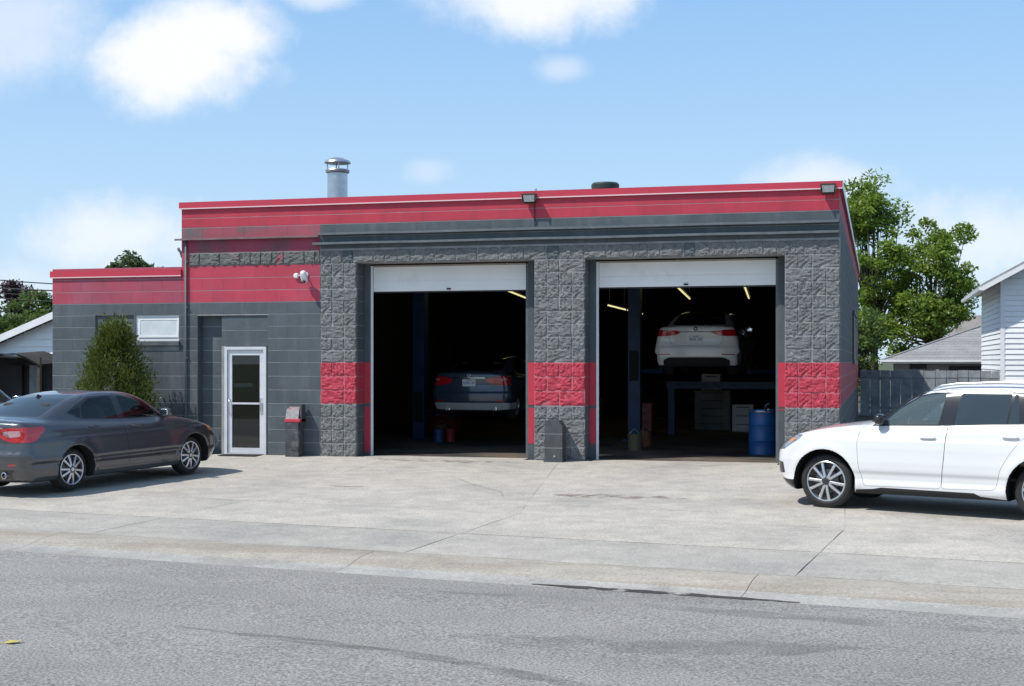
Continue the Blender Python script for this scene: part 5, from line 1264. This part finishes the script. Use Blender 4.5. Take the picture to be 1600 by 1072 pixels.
# ------------------------------------------------------------------ neighbours on the left: white shed, dark carport, wires
shed = thing('white_shed', 'white sided shed with a low gable left of the wing', 'building', (0, 0, 0))
sy_ = 17.4; rise_at = lambda x: 2.64+.375*(x+23.2)
MB().prism([(-26.5, -.3), (-13, -.3), (-13, 3.0), (-18.2, rise_at(-18.2)-.12), (-26.5, rise_at(-26.5)-.12)], sy_+.04, sy_+7, 'y').build('wall', m_sid, shed)
for k in range(16):
    z0 = .0+k*.26; xa = max(-26.5, -23.2+(z0+.2-2.5)/.375)
    if xa > -18.5: break
    MB().add([(xa, sy_-.01, z0), (-13, sy_-.01, z0), (-13, sy_+.03, z0+.26), (xa, sy_+.03, z0+.26), (xa, sy_+.05, z0), (-13, sy_+.05, z0)], [(0,1,2,3),(4,5,1,0)]).build('siding_board', m_sid, shed)
rf = MB().prism([(-27, rise_at(-27)-.06), (-18.2, rise_at(-18.2)-.06), (-18.2, rise_at(-18.2)+.06), (-27, rise_at(-27)+.06)], sy_-.35, sy_+7.3, 'y').prism([(-18.2, rise_at(-18.2)-.06), (-9, 1.3), (-9, 1.42), (-18.2, rise_at(-18.2)+.06)], sy_-.35, sy_+7.3, 'y').build('roof', m_shinb, shed)
MB().prism([(-27, rise_at(-27)-.18), (-18.2, rise_at(-18.2)-.18), (-18.2, rise_at(-18.2)+.07), (-27, rise_at(-27)+.07)], sy_-.40, sy_-.352, 'y').build('rake_board', m_eave, shed)
m_tarp = mat('dark_tarp', (.03, .027, .026), .8, var=.3, vscale=1.5, bump2=.02, b2scale=2)
cp = thing('carport', 'dark sagging canopy shelter in front of the white shed', 'carport', (0, 0, 0))
vs = []; fs = []
for i in range(13):
    x = -26+i*(5.55/12)
    for j in range(5):
        y = 15.4+j*.42; vs.append((x, y, 2.05-.10*math.sin(i*1.1)*.5-(.30 if i == 12 else .12 if i == 11 else 0)+.02*j))
for i in range(12):
    for j in range(4): k = i*5+j; fs.append((k, k+1, k+6, k+5))
vs2 = [(x, y, z-.05) for x, y, z in vs]; n = len(vs)
MB().add(vs+vs2, fs+[tuple(a+n for a in reversed(f)) for f in fs]).build('canopy', m_tarp, cp, smooth=True)
MB().box(-26, -20.4, 17.15, 17.3, -.2, 2.0).build('back_panel', m_tarp, cp)
for (x, w) in ((-24.9, .5), (-23.9, .35), (-22.8, .6), (-21.9, .4), (-21.2, .45)): MB().box(x, x+w, 17.0, 17.14, -.1, 1.75+.1*math.sin(x*7)).build('board', m_wood if w < .45 else m_tarp, cp)
for x in (-24, -20.55): MB().box(x, x+.11, 15.45, 15.56, -.2, 1.95).build('post', m_bark, cp)
MB().box(-20.5, -19.2, 16.4, 16.5, -.2, 1.15).build('side_board', m_wood, cp)
MB().box(-20.35, -19.6, 16.9, 17.2, -.2, 1.7).build('side_panel', mat('pale_board', (.45, .42, .41), .8, var=.25, vscale=2), cp)
wires = []
for i, (z0, z1, sag) in enumerate(((6.75, 5.35, .5), (6.15, 5.25, .45), (5.85, 4.95, .4), (5.9, 5.0, .75))):
    w = thing('overhead_wire', ['uppermost of the overhead cables at the left edge', 'thick overhead cable second from the top at the left edge', 'thin overhead cable third from the top at the left edge', 'lowest sagging overhead cable at the left edge'][i], 'cable', (-44, 36, 0), 0, 'overhead cables')
    pts = [(26*f, -2*f, z0+(z1-z0)*f-sag*4*f*(1-f)) for f in [k/14 for k in range(15)]]
    MB().tube(pts, (.03, .035, .02, .02)[i], 5).build('cable', m_dark, w)
# ------------------------------------------------------------------ inside the shop
navy = paint('navy_paint', (.045, .07, .11), .38, metal=.3, flake=.05)
m_silver = mat('silver_trim', (.50, .50, .50), .35, metal=.5, world=False)
m_whitelift = paint('lift_white_paint', (.88, .89, .90), .3)
DARKCAR = spec(SEDAN, plate=.845, style='y', taillight=rnd([(.36, .92), (.50, .965), (.80, .985), (1.1, .96), (1.1, .80), (.72, .785), (.50, .815)], .06, 4), tail_inner=rnd([(.72, .93), (.84, .945), (.84, .90), (.72, .895)], .02, 3), inner_m=m_pink_lens,
    rear_low=rnd([(-.9, .30), (.9, .30), (.9, .1), (-.9, .1)], .02, 2), valance_m=m_under, rear_bar=rnd([(-1.0, .395), (1.0, .395), (.92, .255), (.66, .235), (-.66, .235), (-.92, .255)], .03, 3), bar_m=mat('silver_bumper', (.62, .62, .62), .4, metal=.2, world=False), recess=rnd([(-.36, .945), (.36, .945), (.31, .745), (-.31, .745)], .02, 3), reflector=[(.60, .425), (.80, .43), (.80, .455), (.60, .45)])
DARKCAR.pop('mould')
dark, Fd, dd = build_car(DARKCAR, 'lifted_sedan', 'dark navy sedan raised low in the left bay, tail towards the street', navy, (-1.95, 4.75), R(90), h=.045, z=.55); dark.scale = (.965, .965, .965)
def rear_extras(car, F, badge, m_tip, m_line=m_chrome):
    x = root_x(F, 0, .96, 0, -1.4)
    MB().box(x-.014, x+.006, -.38, .38, .945, .962).build('trunk_trim', m_line, car)
    xb = root_x(F, 0, 1.015, 0, -1.4)
    ring = [(xb-.012, .035*math.cos(t), 1.02+.035*math.sin(t)) for t in [2*math.pi*k/18 for k in range(19)]]
    b = MB().tube(ring, .010, 6).build('badge', badge, car, smooth=True)
    for sy in (-.55, .55):
        x = root_x(F, sy, .27, 0, -1.4); MB().lathe([(.050, .05), (.056, -.03), (.045, -.032), (.04, .03)], 18, 'x', c=(x+.02, sy, .262)).build('exhaust_tip', m_tip, car, smooth='auto')
rear_extras(dark, Fd, m_chrome, m_chrome)
WHITECAR = spec(SEDAN, plate=.80, style='ten', taillight=rnd([(.30, .955), (.44, .99), (.80, 1.005), (1.1, .985), (1.1, .865), (.66, .862), (.44, .89)], .05, 4), trunk=rnd([(-.64, 1.5), (-.64, 1.0), (-.56, .72), (-.50, .655), (.50, .655), (.56, .72), (.64, 1.0), (.64, 1.5)], .03, 2),
    tail_side=[(-1.4, 1.3), (-.70, 1.3), (-.60, 1.0), (-.66, .86), (-1.4, .80)], rear_low=rnd([(-.74, .33), (-.60, .40), (.60, .40), (.74, .33), (.70, .1), (-.70, .1)], .04, 3), valance_m=m_under, reflector=[(.56, .452), (.84, .45), (.84, .468), (.56, .475)], recess=rnd([(-.33, .955), (.33, .955), (.27, .715), (-.27, .715)], .02, 3))
WHITECAR.pop('mould'); WHITECAR.pop('tail_inner')
wcar, Fw, wd = build_car(WHITECAR, 'lifted_sedan', 'white sedan raised high on a lift in the right bay', m_whitelift, (2.86, 5.35), R(90), h=.045, z=1.53); wcar.scale = (.965, .965, .965)
rear_extras(wcar, Fw, m_trim, m_under, m_trim)
m_liftblue = mat('lift_blue', (.020, .055, .16), .45, var=.25, vscale=3)
def lift(label, cx_, cy_, h, half, z_arm):
    t = thing('two_post_lift', label, 'car lift', (cx_, cy_, .004), 0, 'two-post lifts in the bays')
    for sg in (-1, 1):
        x = sg*half
        p = MB().box(x-.14, x+.14, -.16, -.13, 0, h).box(x-.14, x-.11, -.13, .16, 0, h).box(x+.11, x+.14, -.13, .16, 0, h).build('post', m_liftblue, t)
        MB().box(x-.25, x+.25, -.3, .35, 0, .02).build('base_plate', m_liftblue, p)
        MB().box(x-.10, x+.10, -.2, .15, z_arm-.35, z_arm+.35).build('carriage', m_under, t)
        for sy in (-1, 1): MB().tube([(x-sg*.1, 0, z_arm-.12), (x-sg*.75, sy*.95, z_arm-.12)], .055, 6).build('arm', m_liftblue, t); MB().lathe([(.001, 0), (.06, 0), (.06, .1), (.001, .1)], 12, 'z', c=(x-sg*.75, sy*.95, z_arm-.1)).build('pad', m_dark, t)
    MB().box(-half-.14, half+.14, -.12, .12, h, h+.12).build('crossbeam', m_liftblue, t)
lift('blue two-post lift holding the dark sedan in the left bay', -2.05, 6.2, 3.95, 1.85, .75)
lift('blue two-post lift holding the white sedan in the right bay', 2.86, 6.8, 3.95, 1.72, 1.72)
sc_ = thing('scissor_table', 'low dark blue steel beam spanning the right bay under the white sedan', 'lift table', (3.1, 9.5, 0))
MB().box(-1.6, 1.7, -.2, .2, 1.15, 1.32).build('beam', m_liftblue, sc_)
for x in (-1.5, 1.55): MB().box(x-.08, x+.08, -.1, .1, 0, 1.15).build('leg', m_liftblue, sc_)
drum = thing('steel_drum', 'bright blue steel drum just inside the right bay', 'drum', (4.40, 2.6, .004))
m_drum = mat('drum_blue', (.018, .10, .30), .38, var=.15, vscale=4, col2=(.03, .05, .09), c2scale=5, c2lo=.62, c2hi=.75)
pf = [(.001, 0), (.27, 0), (.285, .012), (.275, .03), (.275, .26), (.287, .28), (.275, .30), (.275, .57), (.287, .59), (.275, .61), (.275, .84), (.287, .86), (.287, .88), (.265, .88), (.262, .862), (.001, .862)]
MB().lathe(pf, 32).build('shell', m_drum, drum, smooth='auto')
MB().lathe([(.288, .835), (.294, .85), (.288, .865)], 32).build('clamp_ring', m_galv, drum)
MB().lathe([(.001, .90), (.04, .90), (.04, .86)], 12, 'z', (.12, -.1, 0)).build('bung', m_galv, drum)
fn = MB().tube([(.05, .05, .86), (.05, .05, .96), (.12, .02, 1.0)], .025, 8).build('spout', m_steel, drum, smooth=True)
# strip lights under the ceiling
m_tube = mat('fluorescent_tube', (.8, .8, .6), .4, emit=(1., .90, .45), estr=0.9)
LX = [('long tube light slanting across the top right of the left bay', (-2.44, 8.53, 3.62), 6.2, 7.8), ('nearer of two tube lights in line, deep at the left of the right bay', (-.73, 13.15, 3.40), 3.5, 2.0), ('farther of two tube lights in line, deep in the right bay', (-.86, 17.0, 3.40), 3.5, 2.0), ('tube light above the left side of the white sedan', (1.92, 8.2, 3.62), 6.5, 4.9), ('tube light above the right side of the white sedan', (3.51, 8.3, 3.62), 6.5, 4.2)]
for lab, p, ln, az in LX:
    t = thing('strip_light', lab, 'light', p, R(az), 'strip lights in the bays')
    MB().box(-.06, .06, 0, ln, .03, .09).build('fitting', m_inner, t); MB().tube([(0, .05, 0), (0, ln-.05, 0)], .022, 8).build('tube', m_tube, t)
    for y in (.3, ln-.3): MB().box(-.008, .008, y, y+.01, .09, 4.545-p[2]).build('hanger', m_galv, t)
# benches and clutter along the walls, only just readable in the dark
random.seed(5)
m_red2 = mat('tool_red', (.28, .02, .02), .4, var=.2); m_card = mat('carton', (.36, .29, .20), .8, var=.2); m_grybox = mat('grey_case', (.20, .205, .215), .5, var=.2); m_yel = mat('yellow_can', (.14, .13, .07), .5)
def shelf(label, x, y, w, n):
    t = thing('storage_shelf', label, 'shelf', (x, y, .004), 0)
    for k in range(n): MB().box(-w/2, w/2, 0, .45, .25+k*.5, .28+k*.5).build('shelf_board', m_inner, t)
    for sx in (-w/2, w/2-.04):
        for sy in (0, .41): MB().box(sx, sx+.04, sy, sy+.04, 0, .3+n*.5).build('upright', m_inner, t)
shelf('metal shelf with cans at the back left of the left bay', -4.4, 10.2, 2.4, 3)
shelf('metal shelf against the back of the right bay', 1.2, 13.0, 2.2, 3)
tc = [m_red2, m_card, m_grybox, m_yel, m_liftblue, m_white]
def case(label, x, y, w, d, h, m, z=.004, kind='tool_cabinet', cat='cabinet'):
    t = thing(kind, label, cat, (x, y, z))
    MB().bbox(-w/2, w/2, -d/2, d/2, 0, h, .012).build('carcass', m, t)
    n = max(2, int(h/.2))
    for k in range(n): MB().bbox(-w/2+.02, w/2-.02, -d/2-.014, -d/2-.001, .02+k*(h-.03)/n, (k+1)*(h-.03)/n, .003).build('drawer', m, t); MB().box(-w*.3, w*.3, -d/2-.03, -d/2-.015, (k+.8)*(h-.03)/n, (k+.8)*(h-.03)/n+.015).build('pull', m_under, t)
case('red tool cabinet in the dark at the left of the left bay', -4.0, 8.4, .7, .5, .95, m_red2)
case('grey cabinet in the shadow under the navy sedan', -1.3, 12.8, .9, .5, .8, m_grybox)
case('pale grey cabinet in the dark under the white sedan', 2.35, 12.0, .95, .5, 1.05, m_grybox)
case('small white cabinet in the dark under the white sedan', 3.2, 11.4, .55, .45, .7, m_white)
case('white case on top of the pale grey cabinet', 2.3, 12.0, .5, .35, .42, m_white, 1.07, 'carry_case', 'case')
case('red tool chest at the left side of the right bay', .95, 8.8, .6, .5, .8, m_red2)
def can(label, x, y, r, h, m, z=.004):
    t = thing('oil_can', label, 'can', (x, y, z), 0, 'cans and buckets on the shop floor')
    MB().lathe([(.001, 0), (r, 0), (r, h*.95), (r*1.03, h), (.001, h)], 16).build('body', m, t, smooth='auto'); MB().tube([(-r, 0, h*.9), (0, 0, h*1.3), (r, 0, h*.9)], .006, 5).build('bail', m_galv, t)
can('yellow bucket at the left foot of the right bay', 1.75, 3.2, .14, .34, m_yel); can('grey bucket behind the yellow one in the right bay', 1.75, 4.6, .13, .34, m_rust)
can('brown can on the floor of the left bay', -3.3, 5.9, .15, .36, m_rust); can('blue can by the lift post in the left bay', -3.0, 4.8, .12, .3, m_liftblue)
can('red can by the lift post in the left bay', -2.85, 5.2, .12, .3, m_red2); can('grey can under the tail of the navy sedan', -1.4, 9.3, .13, .3, m_grybox)
# a second copy of the dark saloon stands beyond the end of the wing
far = copy_tree(dark); far.scale = (1, 1, 1); far.name = 'parked_car'; far.location = (-11.55, -1.6, -.03); far.rotation_euler = (0, 0, R(96)); tag(far, 'dark car mostly hidden behind the charcoal sedan at the left edge', 'car')

lf_ = thing('fallen_leaf', 'small yellow leaf lying on the road at the lower left', 'leaf', (.42, -15.8, rz_(.42, -15.8)+.006), R(30))
MB().add([(-.07, 0, 0), (-.02, .035, .012), (.03, .03, .006), (.08, 0, .016), (.03, -.03, .01), (-.02, -.04, .004), (0, 0, .0)], [(0,6,1),(1,6,2),(2,6,3),(3,6,4),(4,6,5),(5,6,0)]).build('blade', mat('yellow_leaf', (.50, .42, .08), .7), lf_)
MB().tube([(-.07, 0, 0), (-.11, .01, .002)], .003, 5).build('stalk', MATS['yellow_leaf'], lf_)
